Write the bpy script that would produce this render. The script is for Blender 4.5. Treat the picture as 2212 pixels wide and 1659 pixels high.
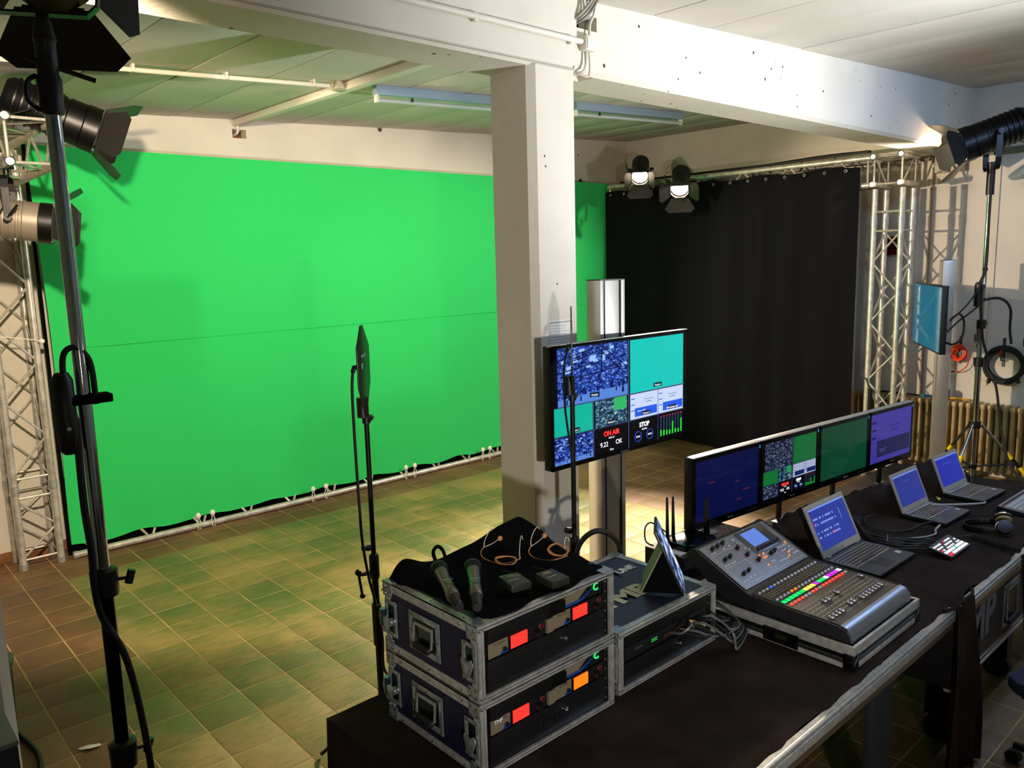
import bpy, bmesh, math, random
from mathutils import Vector, Matrix, Quaternion
for o in list(bpy.data.objects): bpy.data.objects.remove(o, do_unlink=True)
scene = bpy.context.scene
col = scene.collection
random.seed(7)
R_ = math.radians
PI = math.pi

# ---------------------------------------------------------------- camera
CAM = Vector((-1.170, -3.423, 2.088))
ROT = ((0.7396, -0.6726, -0.0262), (-0.1224, -0.0962, -0.9878), (0.6619, 0.7337, -0.1535))
FPX = 1706.86
cd = bpy.data.cameras.new('camera'); cam = bpy.data.objects.new('camera', cd); col.objects.link(cam)
_m = Matrix(((ROT[0][0], -ROT[1][0], -ROT[2][0]), (ROT[0][1], -ROT[1][1], -ROT[2][1]), (ROT[0][2], -ROT[1][2], -ROT[2][2])))
cam.matrix_world = Matrix.Translation(CAM) @ _m.to_quaternion().to_matrix().to_4x4()
cd.sensor_fit = 'HORIZONTAL'; cd.sensor_width = 36.0; cd.lens = FPX / 2212 * 36.0
cd.clip_start = 0.02; cd.clip_end = 60
scene.camera = cam
def pix(u, v):                      # direction of a photo pixel (2212 x 1659)
    a, b = (u - 1106) / FPX, (v - 829.5) / FPX
    return Vector((ROT[0][i] * a + ROT[1][i] * b + ROT[2][i] for i in range(3)))
def on_z(u, v, z):
    d = pix(u, v); return CAM + d * ((z - CAM.z) / d.z)
def proj(p):
    q = Vector(p) - CAM
    x, y, z = (sum(ROT[k][i] * q[i] for i in range(3)) for k in range(3))
    return (1106 + FPX * x / z, 829.5 + FPX * y / z, z)

# ---------------------------------------------------------------- world, exposure
w = bpy.data.worlds.new('world'); scene.world = w; w.use_nodes = True
w.node_tree.nodes['Background'].inputs[0].default_value = (0.9, 0.95, 1.0, 1)
w.node_tree.nodes['Background'].inputs[1].default_value = 0.02
vs = scene.view_settings
vs.view_transform = 'Standard'; vs.look = 'None'; vs.gamma = 1.0; vs.use_curve_mapping = False
vs.exposure = 0.62
# lamp levels (watts); each light itself is made in its own lamp's builder
W_STAND_L, W_STAND_R, W_BACK_A, W_BACK_B, W_SIDE1, W_SIDE2, W_FLOOD, W_FILL_UP, W_TUBE = 430, 320, 860, 860, 140, 800, 185, 430, 78

# ---------------------------------------------------------------- helpers
def lin(c):
    if isinstance(c, str):
        c = c.lstrip('#'); c = tuple(int(c[i:i + 2], 16) / 255 for i in (0, 2, 4))
    return tuple((x / 12.92 if x <= 0.04045 else ((x + 0.055) / 1.055) ** 2.4) for x in c) + (1.0,)
MATS = {}
def mat(name, c, rough=0.5, metal=0.0, emit=None, es=1.0, noise=None, bump=None, spec=None, coat=0.0, sheen=0.0, trans=None):
    """noise=(scale, colour2, low, high[, detail]) ; bump=(scale, strength)"""
    if name in MATS: return MATS[name]
    m = bpy.data.materials.new(name); m.use_nodes = True
    nt = m.node_tree; b = nt.nodes['Principled BSDF']
    b.inputs['Base Color'].default_value = lin(c); b.inputs['Roughness'].default_value = rough; b.inputs['Metallic'].default_value = metal
    if spec is not None: b.inputs['Specular IOR Level'].default_value = spec
    if coat: b.inputs['Coat Weight'].default_value = coat; b.inputs['Coat Roughness'].default_value = 0.05
    if sheen: b.inputs['Sheen Weight'].default_value = sheen
    if emit: b.inputs['Emission Color'].default_value = lin(emit); b.inputs['Emission Strength'].default_value = es
    if noise or bump:
        tc = nt.nodes.new('ShaderNodeTexCoord')
    if noise:
        n = nt.nodes.new('ShaderNodeTexNoise'); n.inputs['Scale'].default_value = noise[0]; n.inputs['Detail'].default_value = noise[4] if len(noise) > 4 else 4
        nt.links.new(tc.outputs['Object'], n.inputs['Vector'])
        r = nt.nodes.new('ShaderNodeValToRGB'); r.color_ramp.elements[0].position = noise[2]; r.color_ramp.elements[1].position = noise[3]
        r.color_ramp.elements[0].color = lin(c); r.color_ramp.elements[1].color = lin(noise[1])
        nt.links.new(n.outputs['Fac'], r.inputs['Fac']); nt.links.new(r.outputs['Color'], b.inputs['Base Color'])
    if bump:
        n2 = nt.nodes.new('ShaderNodeTexNoise'); n2.inputs['Scale'].default_value = bump[0]; n2.inputs['Detail'].default_value = 6
        nt.links.new(tc.outputs['Object'], n2.inputs['Vector'])
        bp = nt.nodes.new('ShaderNodeBump'); bp.inputs['Strength'].default_value = bump[1]; bp.inputs['Distance'].default_value = 0.01
        nt.links.new(n2.outputs['Fac'], bp.inputs['Height']); nt.links.new(bp.outputs['Normal'], b.inputs['Normal'])
    MATS[name] = m; return m
def concrete(name, c, pits=True, scale=9.0):
    m = mat(name, c, 0.75)
    nt = m.node_tree; b = nt.nodes['Principled BSDF']; N = nt.nodes.new; L = nt.links.new
    tc = N('ShaderNodeNewGeometry')
    n = N('ShaderNodeTexNoise'); n.inputs['Scale'].default_value = 2.2; n.inputs['Detail'].default_value = 8; L(tc.outputs['Position'], n.inputs['Vector'])
    r = N('ShaderNodeValToRGB'); r.color_ramp.elements[0].position = 0.3; r.color_ramp.elements[1].position = 0.75
    k = lin(c); r.color_ramp.elements[0].color = tuple(x * 0.86 for x in k[:3]) + (1,); r.color_ramp.elements[1].color = k
    L(n.outputs['Fac'], r.inputs['Fac'])
    out = r.outputs['Color']
    if pits:
        v = N('ShaderNodeTexVoronoi'); v.inputs['Scale'].default_value = scale; L(tc.outputs['Position'], v.inputs['Vector'])
        sep = N('ShaderNodeSeparateColor'); L(v.outputs['Color'], sep.inputs['Color'])
        mm = N('ShaderNodeMath'); mm.operation = 'MULTIPLY'; mm.inputs[1].default_value = 0.10; L(sep.outputs['Red'], mm.inputs[0])
        mp = N('ShaderNodeMath'); mp.operation = 'POWER'; mp.inputs[1].default_value = 2.2; 
        mm2 = N('ShaderNodeMath'); mm2.operation = 'POWER'; mm2.inputs[1].default_value = 3.0; L(sep.outputs['Red'], mm2.inputs[0])
        mm.inputs[1].default_value = 0.17; L(mm2.outputs[0], mm.inputs[0])
        lt = N('ShaderNodeMath'); lt.operation = 'LESS_THAN'; L(v.outputs['Distance'], lt.inputs[0]); L(mm.outputs[0], lt.inputs[1])
        mx = N('ShaderNodeMix'); mx.data_type = 'RGBA'; L(lt.outputs[0], mx.inputs['Factor']); L(out, mx.inputs[6]); mx.inputs[7].default_value = lin('#4a3b2c')
        out = mx.outputs[2]
        bp0 = N('ShaderNodeBump'); bp0.inputs['Strength'].default_value = 0.6; bp0.inputs['Distance'].default_value = 0.01; bp0.invert = True
        L(lt.outputs[0], bp0.inputs['Height'])
    n2 = N('ShaderNodeTexNoise'); n2.inputs['Scale'].default_value = 45; n2.inputs['Detail'].default_value = 5; L(tc.outputs['Position'], n2.inputs['Vector'])
    bp = N('ShaderNodeBump'); bp.inputs['Strength'].default_value = 0.18; bp.inputs['Distance'].default_value = 0.008; L(n2.outputs['Fac'], bp.inputs['Height'])
    if pits: L(bp0.outputs['Normal'], bp.inputs['Normal'])
    L(bp.outputs['Normal'], b.inputs['Normal']); L(out, b.inputs['Base Color'])
    return m

class MB:
    def __init__(s, M=None): s.v = []; s.f = []; s.M = M or Matrix.Identity(4)
    def add(s, vs, fs, M=None):
        k = len(s.v); T = s.M @ M if M is not None else s.M
        s.v += [T @ Vector(p) for p in vs]; s.f += [tuple(i + k for i in q) for q in fs]; return s
    def box(s, x0, x1, y0, y1, z0, z1, M=None):
        return s.add([(x0, y0, z0), (x1, y0, z0), (x1, y1, z0), (x0, y1, z0), (x0, y0, z1), (x1, y0, z1), (x1, y1, z1), (x0, y1, z1)],
                     [(0, 3, 2, 1), (4, 5, 6, 7), (0, 1, 5, 4), (1, 2, 6, 5), (2, 3, 7, 6), (3, 0, 4, 7)], M)
    def cbox(s, c, d, M=None): return s.box(c[0] - d[0] / 2, c[0] + d[0] / 2, c[1] - d[1] / 2, c[1] + d[1] / 2, c[2] - d[2] / 2, c[2] + d[2] / 2, M)
    def cyl(s, p0, p1, r, r2=None, n=12, caps=True, M=None):
        p0, p1 = Vector(p0), Vector(p1); a = (p1 - p0).normalized()
        u = a.orthogonal().normalized(); w_ = a.cross(u); r2 = r if r2 is None else r2
        vs = [p0 + (u * math.cos(2 * PI * i / n) + w_ * math.sin(2 * PI * i / n)) * r for i in range(n)] + [p1 + (u * math.cos(2 * PI * i / n) + w_ * math.sin(2 * PI * i / n)) * r2 for i in range(n)]
        fs = [(i, (i + 1) % n, n + (i + 1) % n, n + i) for i in range(n)]
        if caps: fs += [tuple(range(n - 1, -1, -1)), tuple(range(n, 2 * n))]
        return s.add(vs, fs, M)
    def tube(s, pts, r, n=6, closed=False, M=None):
        pts = [Vector(p) for p in pts]; m = len(pts); vs = []; u = None
        for i, p in enumerate(pts):
            a = pts[(i + 1) % m] if (closed or i < m - 1) else p; b = pts[i - 1] if (closed or i > 0) else p
            t = (a - b).normalized()
            if u is None: u = t.orthogonal().normalized()
            u = (u - t * u.dot(t)); u = u.normalized() if u.length > 1e-6 else t.orthogonal().normalized()
            w_ = t.cross(u)
            vs += [p + (u * math.cos(2 * PI * k / n) + w_ * math.sin(2 * PI * k / n)) * r for k in range(n)]
        fs = []
        for i in range(m if closed else m - 1):
            a, b = i * n, ((i + 1) % m) * n
            fs += [(a + k, a + (k + 1) % n, b + (k + 1) % n, b + k) for k in range(n)]
        if not closed: fs += [tuple(range(n - 1, -1, -1)), tuple(range((m - 1) * n, m * n))]
        return s.add(vs, fs, M)
    def lathe(s, prof, n=20, M=None):            # profile (r, y) about the y axis
        vs = []; m = len(prof)
        for r, y in prof: vs += [(r * math.cos(2 * PI * k / n), y, -r * math.sin(2 * PI * k / n)) for k in range(n)]
        fs = []
        for i in range(m - 1): fs += [(i * n + k, i * n + (k + 1) % n, (i + 1) * n + (k + 1) % n, (i + 1) * n + k) for k in range(n)]
        fs += [tuple(range(n - 1, -1, -1)), tuple(range((m - 1) * n, m * n))]
        return s.add(vs, fs, M)
    def prism(s, poly, z0, z1, M=None):
        n = len(poly)
        return s.add([(x, y, z0) for x, y in poly] + [(x, y, z1) for x, y in poly],
                     [tuple(range(n - 1, -1, -1)), tuple(range(n, 2 * n))] + [(i, (i + 1) % n, n + (i + 1) % n, n + i) for i in range(n)], M)
    def ball(s, c, r, n=12, m=8, sc=(1, 1, 1), M=None):
        c = Vector(c); vs = [c + Vector((0, 0, -r * sc[2]))]
        for i in range(1, m):
            a = -PI / 2 + PI * i / m
            vs += [c + Vector((r * sc[0] * math.cos(a) * math.cos(2 * PI * k / n), r * sc[1] * math.cos(a) * math.sin(2 * PI * k / n), r * sc[2] * math.sin(a))) for k in range(n)]
        vs.append(c + Vector((0, 0, r * sc[2]))); t = len(vs) - 1
        fs = [(0, 1 + (k + 1) % n, 1 + k) for k in range(n)]
        for i in range(m - 2): fs += [(1 + i * n + k, 1 + i * n + (k + 1) % n, 1 + (i + 1) * n + (k + 1) % n, 1 + (i + 1) * n + k) for k in range(n)]
        fs += [(t, 1 + (m - 2) * n + k, 1 + (m - 2) * n + (k + 1) % n) for k in range(n)]
        return s.add(vs, fs, M)
    def quad(s, a, b, c, d): return s.add([a, b, c, d], [(0, 1, 2, 3)])
    def grid(s, nx, ny, fn):
        vs = [fn(i / nx, j / ny) for j in range(ny + 1) for i in range(nx + 1)]
        return s.add(vs, [(j * (nx + 1) + i, j * (nx + 1) + i + 1, (j + 1) * (nx + 1) + i + 1, (j + 1) * (nx + 1) + i) for j in range(ny) for i in range(nx)])
    def sheet(s, nx, ny, fn, off):           # cloth with real thickness: two layers joined round the rim
        o = Vector(off); n = (nx + 1) * (ny + 1); top = [Vector(fn(i / nx, j / ny)) for j in range(ny + 1) for i in range(nx + 1)]
        ix = lambda i, j: j * (nx + 1) + i
        fs = []
        for j in range(ny):
            for i in range(nx): q = (ix(i, j), ix(i + 1, j), ix(i + 1, j + 1), ix(i, j + 1)); fs += [q, tuple(k + n for k in reversed(q))]
        rimv = [ix(i, 0) for i in range(nx)] + [ix(nx, j) for j in range(ny)] + [ix(i, ny) for i in range(nx, 0, -1)] + [ix(0, j) for j in range(ny, 0, -1)]
        for k in range(len(rimv)): a, b = rimv[k], rimv[(k + 1) % len(rimv)]; fs.append((b, a, a + n, b + n))
        return s.add(top + [p + o for p in top], fs)
    def build(s, name, m, parent=None, smooth=False, bevel=0, solid=0):
        me = bpy.data.meshes.new(name); me.from_pydata(s.v, [], s.f); me.update()
        if bevel or solid:
            bm = bmesh.new(); bm.from_mesh(me)
            if bevel:
                ed = [e for e in bm.edges if len(e.link_faces) == 2 and e.calc_face_angle(0) > 0.6]
                bmesh.ops.bevel(bm, geom=ed, offset=bevel, segments=2, affect='EDGES', profile=0.6, clamp_overlap=True)
            if solid:
                bmesh.ops.solidify(bm, geom=list(bm.faces), thickness=solid)
            bm.to_mesh(me); bm.free()
        if smooth or bevel:
            me.polygons.foreach_set('use_smooth', [True] * len(me.polygons)); me.set_sharp_from_angle(angle=R_(40))
        me.materials.append(m)
        o = bpy.data.objects.new(name, me); col.objects.link(o)
        if parent is not None: o.parent = parent
        return o
def tag(o, label, cat, group=None, kind=None):
    if label: o['label'] = label
    if cat: o['category'] = cat
    if group: o['group'] = group
    if kind: o['kind'] = kind
    return o
def thing(name, label, cat, loc=(0, 0, 0), rz=0.0, group=None, rot=None):
    o = bpy.data.objects.new(name, None); col.objects.link(o); o.empty_display_size = 0.05
    o.location = loc; o.rotation_euler = rot if rot is not None else (0, 0, rz)
    return tag(o, label, cat, group)
def copy_tree(o, parent=None):
    kids = [c for c in o.children]
    c = o.copy(); col.objects.link(c)
    if parent is not None: c.parent = parent
    for k in kids: copy_tree(k, c)
    return c
def struct(o): o['kind'] = 'structure'; return o
def text(name, body, size, m, parent, M, extrude=0.0003, align='LEFT', sx=1.0, label=None, bold=0.0):
    cu = bpy.data.curves.new('t', 'FONT'); cu.body = body; cu.size = size; cu.extrude = extrude; cu.align_x = align; cu.resolution_u = 3; cu.offset = bold
    t = bpy.data.objects.new('t', cu); col.objects.link(t)
    dg = bpy.context.evaluated_depsgraph_get(); me = bpy.data.meshes.new_from_object(t.evaluated_get(dg)); 
    bpy.data.objects.remove(t, do_unlink=True); bpy.data.curves.remove(cu)
    me.transform(M @ Matrix.Diagonal((sx, 1, 1, 1))); me.materials.clear(); me.materials.append(m); me.name = name
    o = bpy.data.objects.new(name, me); col.objects.link(o)
    if parent is not None: o.parent = parent
    if label: o['label'] = label
    return o
def curve_pts(P, n=8, closed=False):               # Catmull-Rom through points
    P = [Vector(p) for p in P]; m = len(P); out = []
    for i in range(m if closed else m - 1):
        g = (lambda k: P[k % m]) if closed else (lambda k: P[max(0, min(m - 1, k))])
        a, b, c, d = g(i - 1), g(i), g(i + 1), g(i + 2)
        for k in range(n):
            t = k / n
            out.append(0.5 * ((2 * b) + (c - a) * t + (2 * a - 5 * b + 4 * c - d) * t * t + (3 * b - a - 3 * c + d) * t ** 3))
    if not closed: out.append(P[-1])
    return out
def Tr(x, y, z): return Matrix.Translation((x, y, z))
def Rx(d): return Matrix.Rotation(R_(d), 4, 'X')
def Ry(d): return Matrix.Rotation(R_(d), 4, 'Y')
def Rz(d): return Matrix.Rotation(R_(d), 4, 'Z')
FRONT = Rx(90)                                    # text upright, facing -Y

# ---------------------------------------------------------------- materials
WALLW = concrete('white_painted_concrete', '#ded6c6', True, 15.0)
WALLP = concrete('white_painted_wall', '#dcd4c4', True, 5.0)
PLANK = concrete('white_ceiling_plank', '#d5d0c4', False)
SEAM = mat('ceiling_seam', '#6d655a', 0.9)
WHITE = mat('white_paint', '#dcd6c8', 0.5, bump=(30, 0.1))
DARK = mat('dark_hole', '#1d1712', 0.9)
ALU = mat('brushed_aluminium', '#cfcfcb', 0.32, 0.6, noise=(40, '#a9a9a5', 0.3, 0.7), bump=(220, 0.04))
ALUW = mat('aluminium_tube', '#dcd8cc', 0.36, 0.55, noise=(18, '#a8a397', 0.35, 0.75))
CHROME = mat('chrome', '#b4b9c0', 0.07, 1.0)
ZINC = mat('zinc_fitting', '#bcc2c0', 0.26, 0.7, noise=(60, '#8d9593', 0.3, 0.7))
BLACK = mat('black_plastic', '#0d0d0e', 0.42)
BLACKM = mat('black_metal', '#0a0a0b', 0.38, 0.3, bump=(300, 0.05))
BLACKG = mat('black_gloss', '#08080a', 0.12)
RUBBER = mat('black_rubber', '#0b0b0b', 0.6)
NAVY = mat('navy_laminate', '#10142c', 0.42, bump=(260, 0.12))
CLOTH = mat('black_cloth', '#211a17', 0.95, spec=.08, noise=(6, '#322824', 0.35, 0.7), bump=(420, 0.18))
CLOTHB = mat('black_towel', '#050506', 0.95, spec=.08, bump=(300, 0.3))
LEDGREY = mat('grey_plastic', '#5e6064', 0.45)
# ================================================================ the room
XL, XR, YN, YB = -3.0, 6.87, -6.5, 3.2
BF, BB, BZ = -0.78, -0.50, 2.948            # beam: front, back, underside
def zc(x, y): return 3.215 + 0.042 * x + 0.009 * y     # the roof slab rises a little to the right

# ---- floor: square tiles, 25 cm, with wide dusty joints
def tile_mat(name, base, base2, dust, d0, d1):
    m = mat(name, base, 0.5); nt = m.node_tree; b = nt.nodes['Principled BSDF']; N = nt.nodes.new; L = nt.links.new
    g = N('ShaderNodeNewGeometry'); oi = N('ShaderNodeObjectInfo')
    n = N('ShaderNodeTexNoise'); n.inputs['Scale'].default_value = 1.3; n.inputs['Detail'].default_value = 7; n.inputs['Roughness'].default_value = 0.62; L(g.outputs['Position'], n.inputs['Vector'])
    mp = N('ShaderNodeMapping'); mp.inputs['Scale'].default_value = (1.0, 5.0, 1.0); mp.inputs['Rotation'].default_value = (0, 0, 0.5); L(g.outputs['Position'], mp.inputs['Vector'])
    n2 = N('ShaderNodeTexNoise'); n2.inputs['Scale'].default_value = 9; n2.inputs['Detail'].default_value = 8; n2.inputs['Roughness'].default_value = 0.75; L(mp.outputs['Vector'], n2.inputs['Vector'])
    a = N('ShaderNodeMath'); a.operation = 'MULTIPLY_ADD'; a.inputs[1].default_value = 0.55; L(n2.outputs['Fac'], a.inputs[0]); L(n.outputs['Fac'], a.inputs[2])
    rr = N('ShaderNodeMath'); rr.operation = 'MULTIPLY_ADD'; rr.inputs[1].default_value = 0.07; L(oi.outputs['Random'], rr.inputs[0]); L(a.outputs[0], rr.inputs[2])
    r = N('ShaderNodeValToRGB'); e = r.color_ramp.elements; e[0].position = d0; e[0].color = lin(base); e[1].position = d1; e[1].color = lin(dust)
    k = e.new((d0 + d1) / 2); k.color = lin(base2)
    L(rr.outputs[0], r.inputs['Fac']); L(r.outputs['Color'], b.inputs['Base Color'])
    ro = N('ShaderNodeMapRange'); ro.inputs['From Min'].default_value = d0; ro.inputs['From Max'].default_value = d1; ro.inputs['To Min'].default_value = 0.42; ro.inputs['To Max'].default_value = 0.72
    L(rr.outputs[0], ro.inputs['Value']); L(ro.outputs['Result'], b.inputs['Roughness'])
    bp = N('ShaderNodeBump'); bp.inputs['Strength'].default_value = 0.25; bp.inputs['Distance'].default_value = 0.004; L(n2.outputs['Fac'], bp.inputs['Height']); L(bp.outputs['Normal'], b.inputs['Normal'])
    return m
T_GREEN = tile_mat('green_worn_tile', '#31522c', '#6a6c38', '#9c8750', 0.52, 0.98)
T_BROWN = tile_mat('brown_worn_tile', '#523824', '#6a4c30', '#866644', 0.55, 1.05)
GROUT = mat('dusty_joint', '#c4a86c', 0.9, noise=(5, '#8c7143', 0.35, 0.7))
floor = struct(MB().box(XL, XR, YN, YB, -0.12, -0.0016).build('floor', GROUT))
def tile_mesh(nm, m):
    b = MB().box(-0.1216, 0.1216, -0.1216, 0.1216, -0.004, -0.0005)
    o = b.build(nm, m, bevel=0.0006); me = o.data; bpy.data.objects.remove(o); return me
TG, TB = tile_mesh('green_tile', T_GREEN), tile_mesh('brown_tile', T_BROWN)
cands = []
for i in range(int((XR - XL) / 0.25) + 1):
    for j in range(int((YB - YN) / 0.25) + 1):
        x, y = XL + 0.125 + 0.25 * i, -6.5 + 0.125 + 0.25 * j
        if x > XR - 0.1 or y > YB - 0.02: continue
        vis = False; area = 0
        u, v, d = proj((x, y, 0))
        if d > 0.3 and -40 < u < 2252 and 0 < v < 1700:
            a = [proj((x + sx, y + sy, 0)) for sx, sy in ((-.12, -.12), (.12, -.12), (.12, .12), (-.12, .12))]
            area = abs(sum(a[k][0] * a[(k + 1) % 4][1] - a[(k + 1) % 4][0] * a[k][1] for k in range(4))) / 2
            t = (0.72 - CAM.z) / (0 - CAM.z); hx, hy = CAM.x + (x - CAM.x) * t, CAM.y + (y - CAM.y) * t
            vis = not (hx > -0.1 and -2.42 < hy < -1.39) and not (x > 6.2)
        cands.append((area if vis else 0, x, y))
cands.sort(key=lambda c: -c[0])
rest = MB(); restb = MB()
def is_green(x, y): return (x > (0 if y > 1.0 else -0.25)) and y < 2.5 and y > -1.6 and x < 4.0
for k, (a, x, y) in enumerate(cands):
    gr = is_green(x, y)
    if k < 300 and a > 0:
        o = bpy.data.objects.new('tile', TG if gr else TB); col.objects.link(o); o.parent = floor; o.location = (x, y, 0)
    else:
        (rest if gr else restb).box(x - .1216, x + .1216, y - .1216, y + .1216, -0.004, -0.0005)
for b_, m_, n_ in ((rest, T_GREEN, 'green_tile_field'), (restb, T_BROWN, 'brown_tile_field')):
    o = b_.build(n_, m_, floor); o['kind'] = 'stuff'

# ---- walls
def wallbox(name, *a, m=WALLP): return struct(MB().box(*a).build(name, m))
hole = (1.73, 1.85, 3.17, 3.24)
wb = MB(); hx0, hx1, hz0, hz1 = hole
for a in ((XL, hx0, 0, 3.75), (hx1, XR, 0, 3.75), (hx0, hx1, 0, hz0), (hx0, hx1, hz1, 3.75)): wb.box(a[0], a[1], YB, YB + 0.15, a[2], a[3])
wall_back = struct(wb.build('wall_back', WALLP))
MB().box(hx0, hx1, YB + 0.10, YB + 0.149, hz0, hz1).build('hole_lining', mat('raw_brick', '#7a5230', 0.9), wall_back)
wallbox('wall_right', XR, XR + 0.15, YN, YB + 0.15, 0, 3.75)
wallbox('wall_left', XL - 0.15, XL, YN, YB + 0.15, 0, 3.75)
wallbox('wall_near', XL, XR, YN - 0.15, YN, 0, 3.75)
struct(MB().box(XL, 6.0, YB - 0.012, YB, 0, 0.075).build('baseboard_back', mat('brown_skirting', '#8a5c34', 0.6, noise=(9, '#6e4526', 0.3, 0.7))))

# ---- ceiling: slab and 50 cm planks running front to back
cl = MB()
cl.add([(XL, YN, zc(XL, YN) + .03), (XR, YN, zc(XR, YN) + .03), (XR, YB, zc(XR, YB) + .03), (XL, YB, zc(XL, YB) + .03),
        (XL, YN, 3.85), (XR, YN, 3.85), (XR, YB, 3.85), (XL, YB, 3.85)], [(0, 3, 2, 1), (4, 5, 6, 7), (0, 1, 5, 4), (1, 2, 6, 5), (2, 3, 7, 6), (3, 0, 4, 7)])
ceiling = struct(cl.build('ceiling', SEAM))
for k in range(-7, 14):
    x0, x1 = max(XL, 0.245 + 0.5 * k + 0.005), min(XR, 0.245 + 0.5 * k + 0.495)
    if x1 - x0 < 0.05: continue
    off = random.uniform(-0.003, 0.003)
    for y0, y1 in ((YN, -3.6), (-3.593, BF + 0.05), (BB - 0.05, YB)):
        q = [(x, y) for x, y in ((x0, y0), (x1, y0), (x1, y1), (x0, y1))]
        MB().add([(x, y, zc(x, y) + off) for x, y in q] + [(x, y, zc(x, y) + 0.029) for x, y in q],
                 [(0, 3, 2, 1), (4, 5, 6, 7), (0, 1, 5, 4), (1, 2, 6, 5), (2, 3, 7, 6), (3, 0, 4, 7)]).build('ceiling_plank', PLANK, ceiling, bevel=0.006)

# ---- beam with a cable hole, pillars with a chamfered arris
def rough_edge(b, x0, x1, y, z, s):
    n = int((x1 - x0) / 0.05)
    for i in range(n):
        xa = x0 + (x1 - x0) * i / n; xb = x0 + (x1 - x0) * (i + 1) / n
        h = random.uniform(0.004, 0.016) if random.random() < 0.5 else 0.004
        b.box(xa, xb, y - 0.002, y + 0.01, z - 0.003, z + h)
bh = (1.675, 1.815, 3.15, 3.215)
bm_ = MB()
def beam_piece(b, x0, x1, y0, y1, z0, z1):
    t0, t1 = (zc(x0, BF) + 0.03, zc(x1, BF) + 0.03) if z1 is None else (z1, z1)
    b.add([(x0, y0, z0), (x1, y0, z0), (x1, y1, z0), (x0, y1, z0), (x0, y0, t0), (x1, y0, t1), (x1, y1, t1), (x0, y1, t0)],
          [(0, 3, 2, 1), (4, 5, 6, 7), (0, 1, 5, 4), (1, 2, 6, 5), (2, 3, 7, 6), (3, 0, 4, 7)])
CH = 0.022
def beam_solid(b, x0, x1):
    t0, t1 = zc(x0, BF) + 0.03, zc(x1, BF) + 0.03
    sec = [(BF + CH, BZ), (BB, BZ), (BB, None), (BF, None), (BF, BZ + CH)]
    vs = [(x0, y, t0 if z is None else z) for y, z in sec] + [(x1, y, t1 if z is None else z) for y, z in sec]
    b.add(vs, [(0, 1, 2, 3, 4), (9, 8, 7, 6, 5)] + [(i, i + 5, (i + 1) % 5 + 5, (i + 1) % 5) for i in range(5)])
beam_solid(bm_, XL, bh[0]); beam_solid(bm_, bh[1], XR)
beam_piece(bm_, bh[0], bh[1], BF + 0.12, BB, BZ, None); beam_piece(bm_, bh[0], bh[1], BF, BF + 0.12, BZ + CH, bh[2]); beam_piece(bm_, bh[0], bh[1], BF, BF + 0.12, bh[3], None)
bm_.add([(bh[0], BF + CH, BZ), (bh[1], BF + CH, BZ), (bh[1], BF, BZ + CH), (bh[0], BF, BZ + CH)], [(0, 1, 2, 3)])
beam = struct(bm_.build('ceiling_beam', WALLW))
MB().box(bh[0], bh[1], BF + 0.118, BF + 0.119, bh[2], bh[3]).build('hole_lining', DARK, beam)
re_ = MB(); rough_edge(re_, -1.4, 1.66, BF + 0.004, BZ + 0.016, 1); re_.build('chipped_edge', concrete('chipped_concrete', '#b7ad9c', False), beam)['kind'] = 'stuff'
def pillar(x0, x1):
    c = 0.032
    return struct(MB().prism([(x0 + c, BF), (x1 - c * 0.3, BF), (x1, BF + c * 0.3), (x1, BB - c * 0.3), (x1 - c * 0.3, BB), (x0 + c * 0.3, BB), (x0, BB - c * 0.3), (x0, BF + c)], 0, BZ + 0.005).build('pillar', WALLW))
pillar(1.372, 1.658)
p2 = struct(MB().prism([(-1.12, BF), (-0.85, BF), (-0.82, BF + 0.03), (-0.82, BB), (-1.12, BB)], 0, BZ + 0.005).build('pillar', WALLW))

# ---- trims and fixed installations on ceiling and beam
def along(name, label, cat, group=None): return thing(name, label, cat, group=group)
d = along('cable_duct', 'white cable duct crossing the green-lit ceiling down to a wall hole', 'cable duct')
b = MB(); y0, y1 = BB + 0.01, YB - 0.01; xw = 1.735
b.add([(xw + sx, y, zc(xw, y) - .004 - dz) for y in (y0, y1) for sx, dz in ((0, 0), (0.07, 0), (0.07, 0.05), (0, 0.05))], [(0, 1, 2, 3), (7, 6, 5, 4), (0, 4, 5, 1), (1, 5, 6, 2), (2, 6, 7, 3), (3, 7, 4, 0)])
b.build('duct_body', WHITE, d, bevel=0.004)
MB().tube(curve_pts([(xw + .03, YB - .03, zc(xw, YB) - .045), (xw + .03, YB - .03, 3.22), (xw + .03, YB + 0.03, 3.20), (xw + .03, YB + .09, 3.20)]), 0.011, 8).build('duct_pipe', WHITE, d, True)
d = along('ceiling_conduit', 'thin white conduit clipped along the green-lit ceiling', 'conduit')
yy = 1.42
MB().cyl((-1.2, 1.56, zc(-1.2, 1.56) - .03), (1.66, yy, zc(1.66, yy) - .03), 0.014, n=10).build('pipe', WHITE, d, True)
for x in (-.6, .0, .42, .95, 1.52): MB().cbox((x, 1.5 - .05 * x, zc(x, yy) - .022), (.016, .05, .044)).build('clip', WHITE, d, bevel=0.003)
j = thing('junction_box', 'small square junction box at the end of the ceiling conduit', 'junction box', (1.71, yy - .005, zc(1.7, yy) - .001))
MB().cbox((0, 0, -.025), (.085, .085, .05)).build('box_body', mat('aged_white_plastic', '#b5ab92', 0.5), j, bevel=0.006)
MB().cbox((0, 0, -.053), (.07, .07, .006)).build('cover', mat('box_cover', '#a9a38f', 0.5), j, bevel=0.003)
for s in (-1, 1): MB().cyl((s * .042, 0, -.028), (s * .07, 0, -.028), .014, n=10).build('cable_gland', MATS['aged_white_plastic'], j, True)
d = along('beam_conduit', 'white conduit pipe clipped along the front of the concrete beam', 'conduit')
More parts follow.
